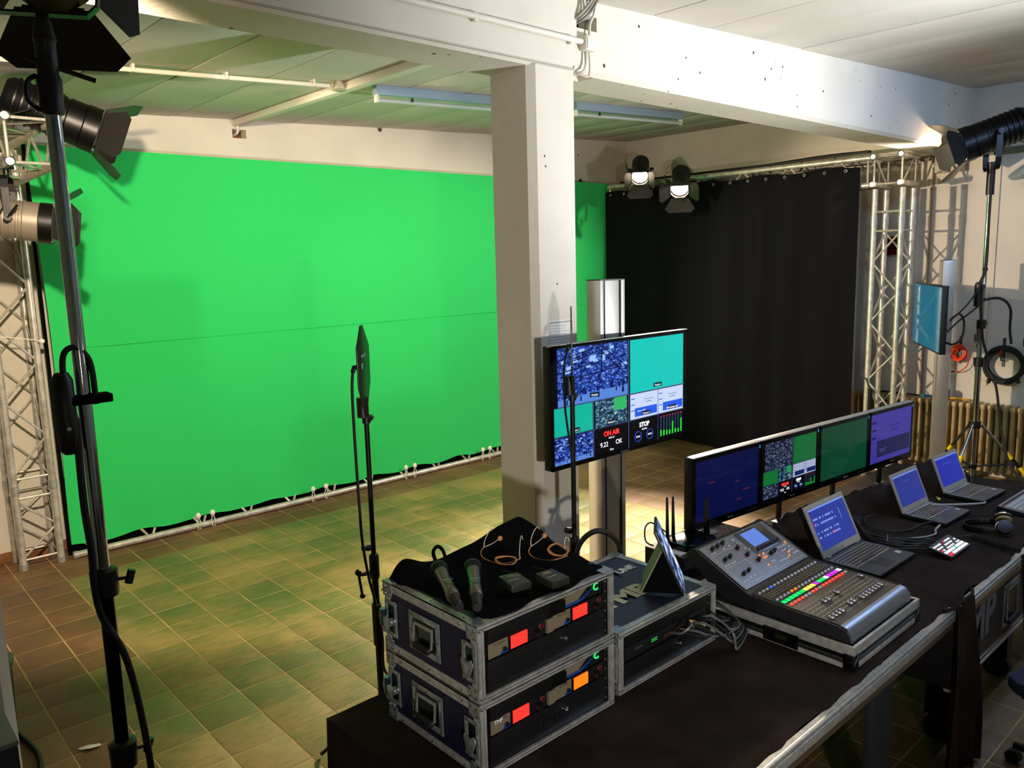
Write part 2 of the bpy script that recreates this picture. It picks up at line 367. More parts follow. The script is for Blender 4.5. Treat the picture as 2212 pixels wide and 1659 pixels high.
MB().cyl((-1.5, BF - .018, 3.086), (1.69, BF - .018, 3.086), 0.0135, n=12).build('pipe', WHITE, d, True)
for x in (-.5, .3, 1.05, 1.62): MB().cbox((x, BF - .012, 3.083), (.022, .026, .036)).build('clip', WHITE, d, bevel=0.003)
j = thing('junction_box', 'small white junction box on the beam below the cable hole', 'junction box', (1.728, BF, 3.08))
MB().cbox((0, -.022, 0), (.07, .044, .066)).build('box_body', WHITE, j, bevel=0.004)
MB().cbox((0, -.046, 0), (.058, .005, .054)).build('cover', WHITE, j, bevel=0.002)
c = along('beam_cable', 'bundle of grey cables running from the beam hole past the junction box', 'cable')
cm = mat('grey_cable', '#8c867a', 0.5)
zt_ = zc(1.74, BF)
for k, (dx, r) in enumerate(((-.03, .008), (-.01, .007), (.012, .008))):
    MB().tube(curve_pts([(1.735 + dx * .4, BF - .06 - .01 * k, zt_ - .01), (1.73 + dx, BF - .03, 3.225), (1.70 + dx, BF + .0, 3.19), (1.69 + dx, BF + .09, 3.17)]), r, 6).build('strand', cm, c, True)
MB().tube(curve_pts([(1.76, BF - .05, zt_ - .01), (1.765, BF - .03, 3.22), (1.745, BF - .02, 3.17), (1.738, BF - .022, 3.115)]), .007, 6).build('strand', mat('white_cable', '#cfc8b8', .5), c, True)
MB().tube(curve_pts([(1.72, BF - .02, 3.045), (1.715, BF - .02, 2.99), (1.69, BF - .02, 2.95), (1.67, BF + .02, 2.955)]), .006, 6).build('strand', MATS['white_cable'], c, True)
MB().tube(curve_pts([(1.738, BF - .02, 3.045), (1.742, BF - .02, 2.98), (1.73, BF - .02, 2.935), (1.69, BF + .01, 2.95)]), .006, 6).build('strand', MATS['white_cable'], c, True)

def batten(x0, x1, y, label, lit, colour='#8fa3b5'):
    t = thing('fluorescent_light', label, 'ceiling light', (0, 0, 0))
    z0, z1 = zc(x0, y) - .012, zc(x1, y) - .012
    def bar(nm, m, ya, yb, za, zb, xa=x0, xb=x1):
        MB().add([(x, yy_, zz) for x, zz0 in ((xa, z0), (xb, z1)) for yy_, zz in ((ya, zz0 - za), (yb, zz0 - za), (yb, zz0 - zb), (ya, zz0 - zb))],
                 [(0, 1, 2, 3), (7, 6, 5, 4), (0, 4, 5, 1), (1, 5, 6, 2), (2, 6, 7, 3), (3, 7, 4, 0)]).build(nm, m, t, bevel=0.004)
    bar('housing', mat('batten_housing', colour, 0.35, 0.2), y - .03, y + .03, -.008, .055)
    tm = mat('tube_lit', '#ffffff', 0.4, emit='#a9ccff', es=W_TUBE) if lit else mat('tube_off', '#b9c4bd', 0.25)
    MB().cyl((x0 + .03, y, z0 - .088), (x1 - .03, y, z1 - .088), .0145, n=12).build('tube', tm, t, True)
    for x, z in ((x0 + .015, z0), (x1 - .015, z1)): MB().cbox((x, y, z - .075), (.022, .036, .06)).build('tube_socket', WHITE, t, bevel=0.003)
    MB().cyl((x0 + .3, y - .02, z0 - .05), (x0 + .3, y - .02, z0 - .075), .009, n=8).build('starter', BLACK, t)
    return t
batten(1.97, 3.20, 1.39, 'unlit fluorescent batten light beside the white cable duct', False)
batten(3.86, 5.36, 1.29, 'unlit fluorescent batten light ending near the right wall', False, '#9aa692')
batten(2.4, 3.9, -3.1, 'lit fluorescent tube over the desk side of the room', True)
batten(4.2, 5.7, -2.7, 'lit fluorescent tube over the far end of the desk side', True)
# right wall: boxes, cable bundle, red alarm panel
for yb_, w_, lab in ((-.56, .13, 'grey wall box with cables under the beam end'), (-.69, .11, 'smaller grey wall box next to a cabled one')):
    j = thing('wall_box', lab, 'electrical box', (XR, yb_, 2.865))
    MB().cbox((-.035, 0, 0), (.07, w_, .15)).build('box_body', mat('grey_box', '#b3ad9a', 0.5), j, bevel=0.006); MB().cbox((-.073, 0, 0), (.006, w_ - .02, .13)).build('cover', MATS['grey_box'], j, bevel=.002)
c = along('wall_cable', 'bundle of cables along the top of the right wall under the beam', 'cable')
for k in range(4): MB().tube(curve_pts([(XR - .02 - .012 * k, .55, 2.99 - .01 * k), (XR - .02 - .012 * k, -.1, 2.945 - .008 * k), (XR - .03, -.45, 2.955 - .012 * k), (XR - .03, -.9, 2.95 - .012 * k), (XR - .03, -2.6, 2.96 - .012 * k)]), .009, 6).build('strand', mat('dull_cable', '#6e6a5c', .5), c, True)
MB().tube(curve_pts([(XR - .03, -.47, 2.95), (XR - .05, -.49, 2.86), (XR - .07, -.53, 2.80), (XR - .08, -.58, 2.81)]), .006, 6).build('strand', MATS['dull_cable'], c, True)
j = thing('alarm_panel', 'dark red panel on the right wall behind the truss tower', 'wall panel', (XR, -.14, 2.14))
MB().cbox((-.02, 0, 0), (.04, .16, .18)).build('panel_body', mat('dark_red', '#5e1015', 0.4), j, bevel=.004); MB().cyl((-.041, 0, 0), (-.05, 0, 0), .05, n=20).build('panel_disc', mat('deep_red', '#3a0a0d', .4), j, True)
struct(MB().cbox((XR - .012, -.47, 1.5), (.024, .012, 2.7)).build('trim_1', mat('wall_seam', '#a58f70', .8)))
struct(MB().cbox((XR - .008, -1.02, 1.9), (.016, .02, 2.1)).build('trim_2', WALLP))
# ================================================================ stage: screen, curtain, truss
GREEN = mat('green_screen_fabric', '#20c45e', 0.9, sheen=0.1, bump=(900, 0.05))
SY = 2.93
def sag(u, v):
    x = 0.14 + 6.05 * u; zb = 0.085 + 0.016 * math.sin(x * 12.0) * (1 if math.sin(x * 12) > 0 else .4)
    z = zb + (2.965 - zb) * v
    left = max(0, 1 - u * 16)
    y = SY + 0.006 * math.sin(x * 3.1) * (1 - v) + 0.012 * math.sin(x * 14) * max(0, 1 - v * 9) + left * 0.02 * math.sin(v * 9) 
    x += 0.02 * left * math.sin(v * 3.1)
    return (x, y, z)
gs = MB().sheet(120, 48, sag, (0, .003, 0)).build('green_screen', GREEN, None, True)
tag(gs, 'large bright green chroma key cloth hung flat on the back wall', 'green screen')
MB().sheet(1, 24, lambda u, v: (0.118 + 0.024 * u, SY + 0.006, 0.08 + 2.885 * v), (0, .002, 0)).build('black_hem', CLOTHB, gs)
MB().sheet(60, 1, lambda u, v: (0.15 + 5.9 * u, SY - 0.0085, 1.545 + 0.02 * u + 0.004 * v), (0, .001, 0)).build('seam', mat('green_seam', '#1dbd58', 0.95), gs)
MB().box(0.13, 6.15, SY + .07, SY + .072, 0.002, 0.6).build('shade_backing', CLOTHB, gs)  # dark sheet stands in for the shade behind the cloth's lower edge

def truss_tower(name, label, x0, y0, z0, z1, s=0.24, joint=None, ends=True):
    t = thing(name, label, 'truss', (x0, y0, z0)); r = 0.025; h = z1 - z0
    cs = [(0, 0), (s, 0), (s, s), (0, s)]
    for cx_, cy_ in cs:
        MB().cyl((cx_, cy_, 0.005), (cx_, cy_, h), r, n=14).build('main_tube', ALUW, t, True)
        for za, zb in [(0, .045), (h - .33, h - .24)] + ([(joint - .07, joint)] if joint else []):
            MB().cyl((cx_, cy_, za), (cx_, cy_, zb), r + .004, n=14).build('coupler', ALU, t, True)
    for k in range(4):
        a, c_ = cs[k], cs[(k + 1) % 4]
        segs = [(0.08, (joint - .12) if joint else 0.09), ((joint + .06) if joint else .09, h - .38)]
        for (za, zb) in segs:
            if zb - za < .1: continue
            n = max(1, round((zb - za) / .26))
            for q in range(n):
                zz0, zz1 = za + (zb - za) * q / n, za + (zb - za) * (q + 1) / n
                p, r_ = (a, c_) if (q + k) % 2 == 0 else (c_, a)
                MB().cyl((p[0], p[1], zz0), (r_[0], r_[1], zz1), .0085, n=8, caps=False).build('diagonal', ALUW, t, True)
        for z in [.07] + ([joint - .1, joint + .04] if joint else []) + [h - .37, h - .2]:
            MB().cyl((a[0], a[1], z), (c_[0], c_[1], z), .0085, n=8, caps=False).build('cross_brace', ALUW, t, True)
    return t
def truss_beam(name, label, p0, axis, L, s=0.24, end_balls=True):
    """box truss lying along an axis ('X' or 'Y'); p0 = lowest corner"""
    t = thing(name, label, 'truss', p0); r = 0.025
    def P_(a, b, c): return (a, b, c) if axis == 'X' else (b, a, c)
    cs = [(0, 0), (s, 0), (s, s), (0, s)]
    for b_, c_ in cs:
        m = MB().cyl(P_(0, b_, c_), P_(L, b_, c_), r, n=14, caps=False)
        m.cyl(P_(0.004, b_, c_), P_(L, b_, c_), r - .006, n=14); o = m.build('main_tube', ALUW, t, True)
        MB().cyl(P_(-.012, b_, c_), P_(.006, b_, c_), r + .003, n=16, caps=False).cyl(P_(-.006, b_, c_), P_(.004, b_, c_), r - .004, n=16).build('tube_end', ALU, t, True)
    for k in range(4):
        a, c_ = cs[k], cs[(k + 1) % 4]; n = max(1, round((L - .1) / .26))
        for q in range(n):
            u0, u1 = .05 + (L - .1) * q / n, .05 + (L - .1) * (q + 1) / n
            p, r_ = (a, c_) if (q + k) % 2 == 0 else (c_, a)
            MB().cyl(P_(u0, p[0], p[1]), P_(u1, r_[0], r_[1]), .0085, n=8, caps=False).build('diagonal', ALUW, t, True)
        for u in (.03, L - .03): MB().cyl(P_(u, a[0], a[1]), P_(u, c_[0], c_[1]), .0085, n=8, caps=False).build('cross_brace', ALUW, t, True)
    return t
truss_tower('truss_tower', 'aluminium box truss tower standing left of the green cloth', -0.175, 2.93, 0, 2.92, joint=0.62)
truss_beam('truss_outrigger', 'short aluminium truss arm carrying two spotlights beside the green cloth', (-0.2, 1.67, 2.695), 'Y', 1.22)
truss_tower('truss_tower', 'aluminium box truss tower at the end of the black curtain', 6.16, -0.48, 0, 2.64)
truss_beam('truss_corner', 'box truss corner piece on top of the tower by the curtain', (6.09, -0.48, 2.68), 'X', 0.36, s=0.24)
# bottom truss of the screen frame, lying on the floor
t = thing('screen_truss', 'white-lit aluminium truss lying on the floor under the green cloth', 'truss', (0.17, 2.905, 0.0285))
MB().cyl((0, 0, 0), (6.0, 0, 0), .025, n=16).build('main_tube', ALUW, t, True)
MB().cyl((0, .13, .2), (6.0, .13, .2), .025, n=12).build('main_tube', ALUW, t, True)
for k in range(15):
    x = .12 + .4 * k
    for dx in (-.13, .13):
        MB().cyl((x + dx * .12, .01, .01), (x + dx, .118, .18), .010, n=8, caps=False).build('diagonal', ALUW, t, True)
for x in (-.03, 6.0): MB().cyl((x, 0, 0), (x + .03, 0, 0), .029, n=14).build('coupler', ALU, t, True)
WTIE = mat('white_elastic', '#efe9dc', .5)
def ball_tie(x, z=0.09):
    t = thing('ball_tie', 'white ball bungee tying the green cloth to the floor truss', 'ball tie', (x, 2.873, 0), 0, 'ball bungees along the floor truss')
    MB().ball((0, -.004, z + .03), .021, 12, 8, (1, .9, 1.25)).build('ball', WTIE, t, True)
    MB().tube(curve_pts([(0, 0, z + .012), (-.012, .0, .06), (-.01, .002, .035), (.0, .006, .0), (.02, .02, .0), (.02, .004, .05), (.006, 0, z + .012)], 5), .0035, 6).build('elastic_loop', WTIE, t, True)
    return t
for u, v in ((428, 1118), (459, 1112), (676, 1062), (704, 1056), (877, 1019), (896, 1013), (1043, 985), (1058, 982)):
    d = pix(u, v); k = (2.873 - CAM.y) / d.y; ball_tie((CAM + d * k).x)
t = thing('ball_tie', 'white ball bungee holding the left edge of the green cloth to the tower', 'ball tie', (0.075, 2.9, 1.62))
MB().ball((.02, -.01, 0), .018, 12, 8, (1.1, .9, 1)).build('ball', WTIE, t, True)
MB().tube(curve_pts([(.01, -.01, 0), (-.06, -.012, .02), (-.2, -.005, .045), (-.27, .0, .05)], 5), .004, 6).build('elastic_loop', WTIE, t, True)
# curtain
CURT = mat('black_molton', '#111115', 0.95, spec=.1, sheen=0.02, bump=(500, 0.15))
def fold(u, v):
    y = 2.9 - 3.02 * u
    a = 0.035 * (1 - 0.55 * v) * math.sin(u * 46 + 1.3 * math.sin(u * 9)) + 0.03 * (1 - v) * math.sin(u * 17 + 1)
    return (6.10 + a * 0.8 + 0.10 * max(0, 1 - v * 7) * (0.6 + .4 * math.sin(u * 23)), y + .01 * math.sin(u * 60) * (1 - v), 0.012 + 2.845 * v + 0.012 * math.sin(u * 30) * v * v)
cu = MB().sheet(220, 14, fold, (.004, 0, 0)).build('black_curtain', CURT, None, True)
tag(cu, 'tall black stage curtain hung from a truss along the right wall', 'curtain')
e = MB()
for k in range(15):
    y = 2.8 - .2 * k; e.tube([(6.075, y + .012 * math.cos(2 * PI * q / 10), 2.82 + .012 * math.sin(2 * PI * q / 10)) for q in range(10)], .003, 5, True)
e.build('eyelets', ALU, cu, True)
t = truss_beam('curtain_truss', 'aluminium truss above the black curtain catching green light', (6.15, -0.2, 2.68), 'Y', 3.1, s=0.24)
c = thing('curtain_cable', 'black cables lying along the top of the curtain truss', 'cable')
for k in range(2): MB().tube(curve_pts([(6.20 + .04 * k, -.15, 2.985), (6.2 + .05 * k, .3, 2.975 + .02 * k), (6.22, .9, 2.97), (6.24, 1.6, 2.972), (6.25, 2.8, 2.97)]), .012, 6).build('strand', RUBBER, c, True)
for k in range(8): MB().tube([(6.175 + .031 * math.cos(2 * PI * q / 10), .15 + .33 * k, 2.92 + .034 * math.sin(2 * PI * q / 10)) for q in range(10)], .005, 5, True).build('cable_tie', RUBBER, c, True)

# ================================================================ lamps
LENS_ON = mat('lens_lit', '#ffffff', 0.3, emit='#ffe2c0', es=20)
FLAP_IN = mat('barn_door_paint', '#1a1817', 0.55)
FLAP_GREY = mat('barn_door_lit_side', '#8d8578', 0.6)
def lamp(name, label, pos, aim, watts, yoke_up=True, size=1.0, colour=(1.0, 0.80, 0.58), spot=70, flaps=(50, 50, 60, 60), body=BLACKM, drop=0.3, blend=0.6):
    """spotlight: local +Y is the beam"""
    d = (Vector(aim) - Vector(pos)).normalized()
    yaw = math.atan2(-d.x, d.y); pitch = math.asin(d.z)
    S = size
    if not yoke_up: pos = Vector(pos) + Vector((d.x, d.y, d.z)) * .1 * S     # the yoke pivot sits over the spigot
    t = thing(name, label, 'spotlight', pos, rot=(pitch, 0, yaw))
    MB().lathe([(0.02 * S, -.30 * S), (.075 * S, -.295 * S), (.092 * S, -.27 * S), (.095 * S, -.05 * S), (.1 * S, -.045 * S), (.1 * S, .02 * S), (.088 * S, .03 * S)], 24).build('body', body, t, True)
    fins = MB()
    for k in range(7): fins.lathe([(.093 * S, (-.255 + .03 * k) * S), (.1 * S, (-.252 + .03 * k) * S), (.1 * S, (-.244 + .03 * k) * S), (.093 * S, (-.241 + .03 * k) * S)], 24)
    fins.build('cooling_fins', body, t, True)
    MB().lathe([(.088 * S, .02 * S), (.104 * S, .025 * S), (.106 * S, .085 * S), (.100 * S, .087 * S), (.098 * S, .05 * S), (.07 * S, .045 * S)], 24).build('front_ring', BLACKM, t, True)
    MB().lathe([(.002, .062 * S), (.05 * S, .058 * S), (.09 * S, .048 * S), (.09 * S, .046 * S)], 24).build('lens', LENS_ON, t, True)
    # barn doors: hinge on the ring, four leaves
    for k, ang in enumerate(flaps):
        w0, w1, L = (.085, .155, .155) if k < 2 else (.075, .11, .13)
        leaf = MB(Matrix.Rotation(PI / 2 * (0, 2, 1, 3)[k], 4, 'Y') @ Tr(0, .09 * S, .095 * S) @ Rx(ang - 0))
        leaf.prism([(-w0 * S, 0), (w0 * S, 0), (w1 * S, L * .75 * S), (w1 * .75 * S, L * S), (-w1 * .75 * S, L * S), (-w1 * S, L * .75 * S)], -.001, .001)
        o = leaf.build('barn_door', FLAP_IN, t)
        MB(leaf.M).cyl((-w0 * .8 * S, 0, 0), (w0 * .8 * S, 0, 0), .006 * S, n=8).build('hinge', BLACKM, o, True)
    # yoke, kept upright
    up = Matrix.Rotation(-pitch, 4, 'X'); sgn = 1 if yoke_up else -1
    yk = MB(Tr(0, -.1 * S, 0) @ up); wd = .125 * S; hh = .21 * S * sgn
    pts = [(-wd, 0, 0), (-wd, 0, hh * .7), (-wd * .93, 0, hh * .9), (-wd * .75, 0, hh), (wd * .75, 0, hh), (wd * .93, 0, hh * .9), (wd, 0, hh * .7), (wd, 0, 0)]
    for a, b_ in zip(pts[:-1], pts[1:]):
        va, vb = Vector(a), Vector(b_); m_ = (va + vb) / 2; dv = (vb - va); an = math.atan2(dv.z, dv.x)
        yk.cbox((0, 0, 0), (dv.length + .004, .032 * S, .005), Tr(*m_) @ Matrix.Rotation(-an, 4, 'Y'))
    yo = yk.build('yoke', BLACKM, t)
    for s in (-1, 1): MB(yk.M).cyl((s * wd * .85, 0, 0), (s * wd * 1.22, 0, 0), .017 * S, n=12).build('tilt_knob', BLACK, t, True)
    MB(yk.M).cyl((wd * 1.18, 0, 0), (wd * 1.3, .05 * S, .06 * S), .006 * S, n=8).build('tilt_lever', BLACKM, t, True)
    cb = MB(yk.M).cyl((0, 0, hh), (0, 0, hh + .05 * S * sgn), .014 * S, n=10)
    if yoke_up: cb.cbox((0, 0, hh + .07 * S), (.05 * S, .07 * S, .06 * S))
    cb.build('clamp' if yoke_up else 'spigot', BLACKM, t, True)
    MB().tube(curve_pts([(.02, -.29 * S, -.02), (.06 * S, -.36 * S, -.06), (.12 * S, -.3 * S, -.12 * S), (.13 * S, -.16 * S, -.02), (.1 * S, -.1 * S, .12 * sgn * S)]), .005, 6).build('power_cable', RUBBER, t, True)
    ld = bpy.data.lights.new('lamp_light', 'SPOT'); ld.energy = watts; ld.color = colour; ld.spot_size = R_(spot); ld.spot_blend = blend; ld.shadow_soft_size = .05
    lo = bpy.data.objects.new('lamp_light', ld); col.objects.link(lo); lo.parent = t; lo.location = (0, .085 * S, 0); lo.rotation_euler = (R_(90), 0, 0)
    return t
GREYB = mat('warm_grey_housing', '#8a7f70', 0.45, 0.3)
STAGE = (2.9, 0.9, 1.1)
lamp('spotlight', 'black spotlight with open barn doors high at the left end of the green cloth', (0.22, 1.93, 2.965), (5.2, 0.9, 1.0), W_SIDE1, True, 1.3, flaps=(28, 28, 35, 35), spot=80)
lamp('spotlight', 'grey spotlight hanging on the truss arm below the black one', (-0.09, 1.80, 2.38), (6.8, -.3, 1.35), W_SIDE2, True, 1.1, flaps=(40, 20, 30, 30), body=GREYB, spot=40)
lamp('spotlight', 'lit spotlight facing the room in the corner above the black curtain', (6.0, 2.3, 3.06), (3.0, .1, .45), W_BACK_A, False, 0.95, flaps=(20, 62, 35, 35), spot=46)
lamp('spotlight', 'lit spotlight mounted lower on the curtain truss with drooping barn doors', (5.82, 1.63, 2.87), (2.9, -.2, .45), W_BACK_B, False, 0.98, flaps=(15, 70, 55, 55), spot=46)

# ================================================================ stands
def tripod(t, r, zs, hub, rad, a0, tape=False, zb=0.12):
    """pole sections + three legs, in the stand's own frame"""
    for i, (z0, z1, rr) in enumerate(zs):
        MB().cyl((0, 0, z0), (0, 0, z1), rr, n=24).build('pole_section', CHROME if (i == len(zs) - 1 or tape) else mat('dark_chrome_pole', '#23262a', .12, 1.0), t, True)
        if i:
            MB().lathe([(rr + .004, z0 - .075), (rr + .016, z0 - .07), (rr + .018, z0 + .0), (rr + .006, z0 + .006)], 16, Rx(90) @ Matrix.Identity(4)).build('collar', BLACK, t, True)
            MB().cyl((rr + .01, 0, z0 - .035), (rr + .04, -.01, z0 - .035), .005, n=8).cyl((rr + .038, -.012, z0 - .05), (rr + .05, -.012, z0 - .015), .011, n=10).build('locking_knob', BLACK, t, True)
    MB().cyl((0, 0, hub - .03), (0, 0, hub + .03), zs[0][2] + .022, n=16).build('leg_hub', BLACK, t, True)
    for k in range(3):
        a = a0 + 2 * PI * k / 3; c_, s_ = math.cos(a), math.sin(a)
        top = Vector((c_ * .05, s_ * .05, hub)); foot = Vector((c_ * rad, s_ * rad, .018))
        lg = MB().cyl(top, foot, .013, n=10).build('leg', CHROME if tape else BLACKM, t, True)
        MB().cyl(foot + (top - foot) * .001, foot + (top - foot) * .05, .019, n=10).ball(foot, .018, 10, 6).build('rubber_foot', RUBBER, lg, True)
        if tape:
            for f0, f1, m_ in ((.12, .2, 'y'), (.2, .3, 'b'), (.3, .4, 'y'), (.4, .52, 'b'), (.52, .6, 'y')):
                MB().cyl(foot + (top - foot) * f0, foot + (top - foot) * f1, .0165, n=10).build('hazard_tape', mat('yellow_tape', '#f2cf0e', .5) if m_ == 'y' else BLACK, lg, True)
        mid = foot + (top - foot) * .45
        MB().cyl((c_ * .03, s_ * .03, zb), mid, .009, n=8).build('leg_brace', BLACKM, t, True)
    MB().cyl((0, 0, zb - .02), (0, 0, zb + .02), zs[0][2] + .012, n=14).build('lower_hub', BLACK, t, True)
SLX, SLY = -0.640, -1.182
t = thing('lamp_stand', 'tall chromed lamp stand in front of the green cloth', 'light stand', (SLX, SLY, 0))
tripod(t, .02, [(.08, .80, .0225), (.80, 1.30, .0195), (1.30, 2.50, .0175)], .42, .5, R_(-20))
MB().lathe([(.020, 0), (.027, .005), (.029, .085), (.024, .095), (.024, .17), (.027, .175), (.018, .22)], 16, Tr(0, 0, 2.47) @ Rx(90)).build('top_socket', BLACK, t, True)
MB().cyl((-.05, 0, 2.60), (.10, -.02, 2.56), .006, n=8).build('clamp_lever', BLACKM, t, True)
MB().tube(curve_pts([(-.028, 0, 2.56), (-.05, -.01, 2.54), (-.052, -.01, 2.50), (-.028, 0, 2.48)]), .006, 6).build('cable_hook', BLACKM, t, True)
lamp('spotlight', 'black spotlight on the tall chromed stand, seen from behind', (SLX, SLY, 2.925), (1.2, 2.9, 1.2), W_STAND_L, False, 1.05, flaps=(35, 30, 40, 40), spot=76, blend=.4)
c = thing('stand_cable', 'black power cable hanging down the tall chromed stand', 'cable', (SLX, SLY, 0))
MB().tube(curve_pts([(-.03, -.02, 1.72), (-.035, -.03, 1.5), (-.03, -.03, 1.38), (-.024, -.02, 1.2), (.026, -.022, 1.05), (.05, -.03, .85), (.06, -.04, .6), (.055, -.05, .35), (.05, -.08, .12), (.02, -.2, .02), (-.1, -.4, .012)]), .0095, 8).build('cord', RUBBER, c, True)
MB().tube(curve_pts([(-.03, -.02, 1.72), (-.045, -.02, 1.80), (-.04, -.01, 1.88), (-.012, -.01, 1.9), (.02, -.01, 1.86), (.024, -.012, 1.75)]), .0075, 8).build('cord_loop', RUBBER, c, True)
MB().lathe([(.016, 0), (.026, .02), (.027, .15), (.022, .2), (.012, .21)], 14, Tr(-.05, -.015, 1.84) @ Rx(-90) @ Rz(0)).build('plug', BLACK, c, True)
MB().cyl((-.052, -.045, 1.70), (-.052, -.047, 1.70), .005, n=10).build('plug_dot', WHITE, c)
MB().cbox((0.0, -.01, 1.765), (.12, .055, .022)).build('cable_strap', CLOTHB, c, bevel=.004)

t = thing('lamp_stand', 'chromed lamp stand with yellow taped legs in front of the radiator', 'light stand', (6.17, -1.165, 0))
tripod(t, .02, [(.08, 1.18, .024), (1.18, 1.5, .021), (1.5, 2.62, .018)], .61, .55, R_(-62), True, .245)
MB().cyl((0, 0, 2.52), (0, 0, 2.78), .031, n=16).build('top_socket', mat('dark_blue_sleeve', '#0c1730', .4), t, True)
MB().cyl((-.01, 0, 1.78), (-.09, .02, 1.80), .02, n=12).ball((-.02, -.01, 1.92), .02).build('clip', BLACK, t, True)
lamp('spotlight', 'dark spotlight on the stand by the right wall, pointing at the beam end', (6.17, -1.165, 3.0), (3.6, 2.9, 1.3), W_STAND_R, False, 1.35, colour=(1.0, .86, .72), flaps=(32, 28, 42, 42), spot=75, blend=.7)
c = thing('stand_cable', 'black cable and plugs hanging on the stand by the radiator', 'cable', (6.17, -1.165, 0))
MB().tube(curve_pts([(-.035, -.02, 2.75), (-.05, -.02, 2.4), (-.04, -.02, 1.95), (-.1, .0, 1.8), (-.09, -.01, 1.65), (-.04, -.03, 1.35), (-.02, -.06, 1.22), (0, -.06, 1.1), (-.0, -.14, .95), (.0, -.2, .6), (-.03, -.3, .3), (-.04, -.5, .12), (-.05, -.8, .03)]), .010, 6).build('cord', RUBBER, c, True)
MB().cyl((-.11, -.0, 1.62), (-.105, .0, 1.80), .034, n=12).build('plug', BLACK, c, True)
MB().tube(curve_pts([(-.08, 0, 1.66), (.06, -.1, 1.68), (.12, -.17, 1.6), (.12, -.18, 1.42), (.11, -.2, 1.3)]), .011, 6).build('cord_loop', RUBBER, c, True)
MB().tube(curve_pts([(-.11, .0, 1.62), (-.16, .05, 1.56), (-.24, .1, 1.5), (-.32, .15, 1.42)]), .008, 6).build('cord_branch', RUBBER, c, True)
# flood lamp behind the photographer
t = thing('lamp_stand', 'lamp stand behind the viewer', 'light stand', (-1.45, -4.75, 0)); tripod(t, .02, [(.08, .7, .0225), (.7, 1.25, .019)], .42, .5, .5)
lamp('spotlight', 'spotlight behind the viewer', (-1.45, -4.75, 1.49), (1.5, -1.3, 1.5), W_FLOOD, False, 1.1, colour=(1.0, .93, .86), flaps=(35, 35, 40, 40), spot=56, blend=.8)
t = thing('lamp_stand', 'added lamp stand beyond the chair end of the room', 'light stand', (3.0, -4.0, 0)); tripod(t, .02, [(.08, .7, .0225), (.7, 1.15, .019)], .42, .5, .5)  # unseen stand and uplight, added to brighten the beam front and pillar
lamp('spotlight', 'added fill spotlight tilted up at the beam from beyond the chair', (3.0, -4.0, 1.39), (2.7, -0.78, 3.35), W_FILL_UP, False, 1.1, colour=(.93, .96, 1.0), flaps=(35, 20, 40, 40), spot=80, blend=.9)
# ================================================================ screens on columns
def screen_mat(name, c, es=1.0, rough=0.18): return mat(name, '#050507', rough, emit=c, es=es)
def picture_mat(name, dark, mid, light, sc=14.0, es=1.0):
    if name in MATS: return MATS[name]
    m = screen_mat(name, mid, es); nt = m.node_tree; b = nt.nodes['Principled BSDF']; N = nt.nodes.new; L = nt.links.new
    tc = N('ShaderNodeTexCoord'); mp = N('ShaderNodeMapping'); mp.inputs['Scale'].default_value = (1, 1, 1.9); mp.inputs['Rotation'].default_value = (0, .5, 0); L(tc.outputs['Object'], mp.inputs['Vector'])
    n = N('ShaderNodeTexNoise'); n.inputs['Scale'].default_value = sc; n.inputs['Detail'].default_value = 9; n.inputs['Roughness'].default_value = .7; L(mp.outputs['Vector'], n.inputs['Vector'])
    v = N('ShaderNodeTexVoronoi'); v.feature = 'DISTANCE_TO_EDGE'; v.inputs['Scale'].default_value = sc * 1.3; L(mp.outputs['Vector'], v.inputs['Vector'])
    a = N('ShaderNodeMath'); a.operation = 'MULTIPLY_ADD'; a.inputs[1].default_value = .5; L(v.outputs['Distance'], a.inputs[0]); L(n.outputs['Fac'], a.inputs[2])
    r = N('ShaderNodeValToRGB'); e = r.color_ramp.elements; e[0].position = .46; e[0].color = lin(dark); e[1].position = .75; e[1].color = lin(light); k = e.new(.58); k.color = lin(mid)
    L(a.outputs[0], r.inputs['Fac']); L(r.outputs['Color'], b.inputs['Emission Color']); return m
TXW = screen_mat('text_white', '#e8eef8', 1.0); TXR = screen_mat('text_red', '#ff3030', 1.1); TXB = screen_mat('text_dark', '#1b2b4a', .6)
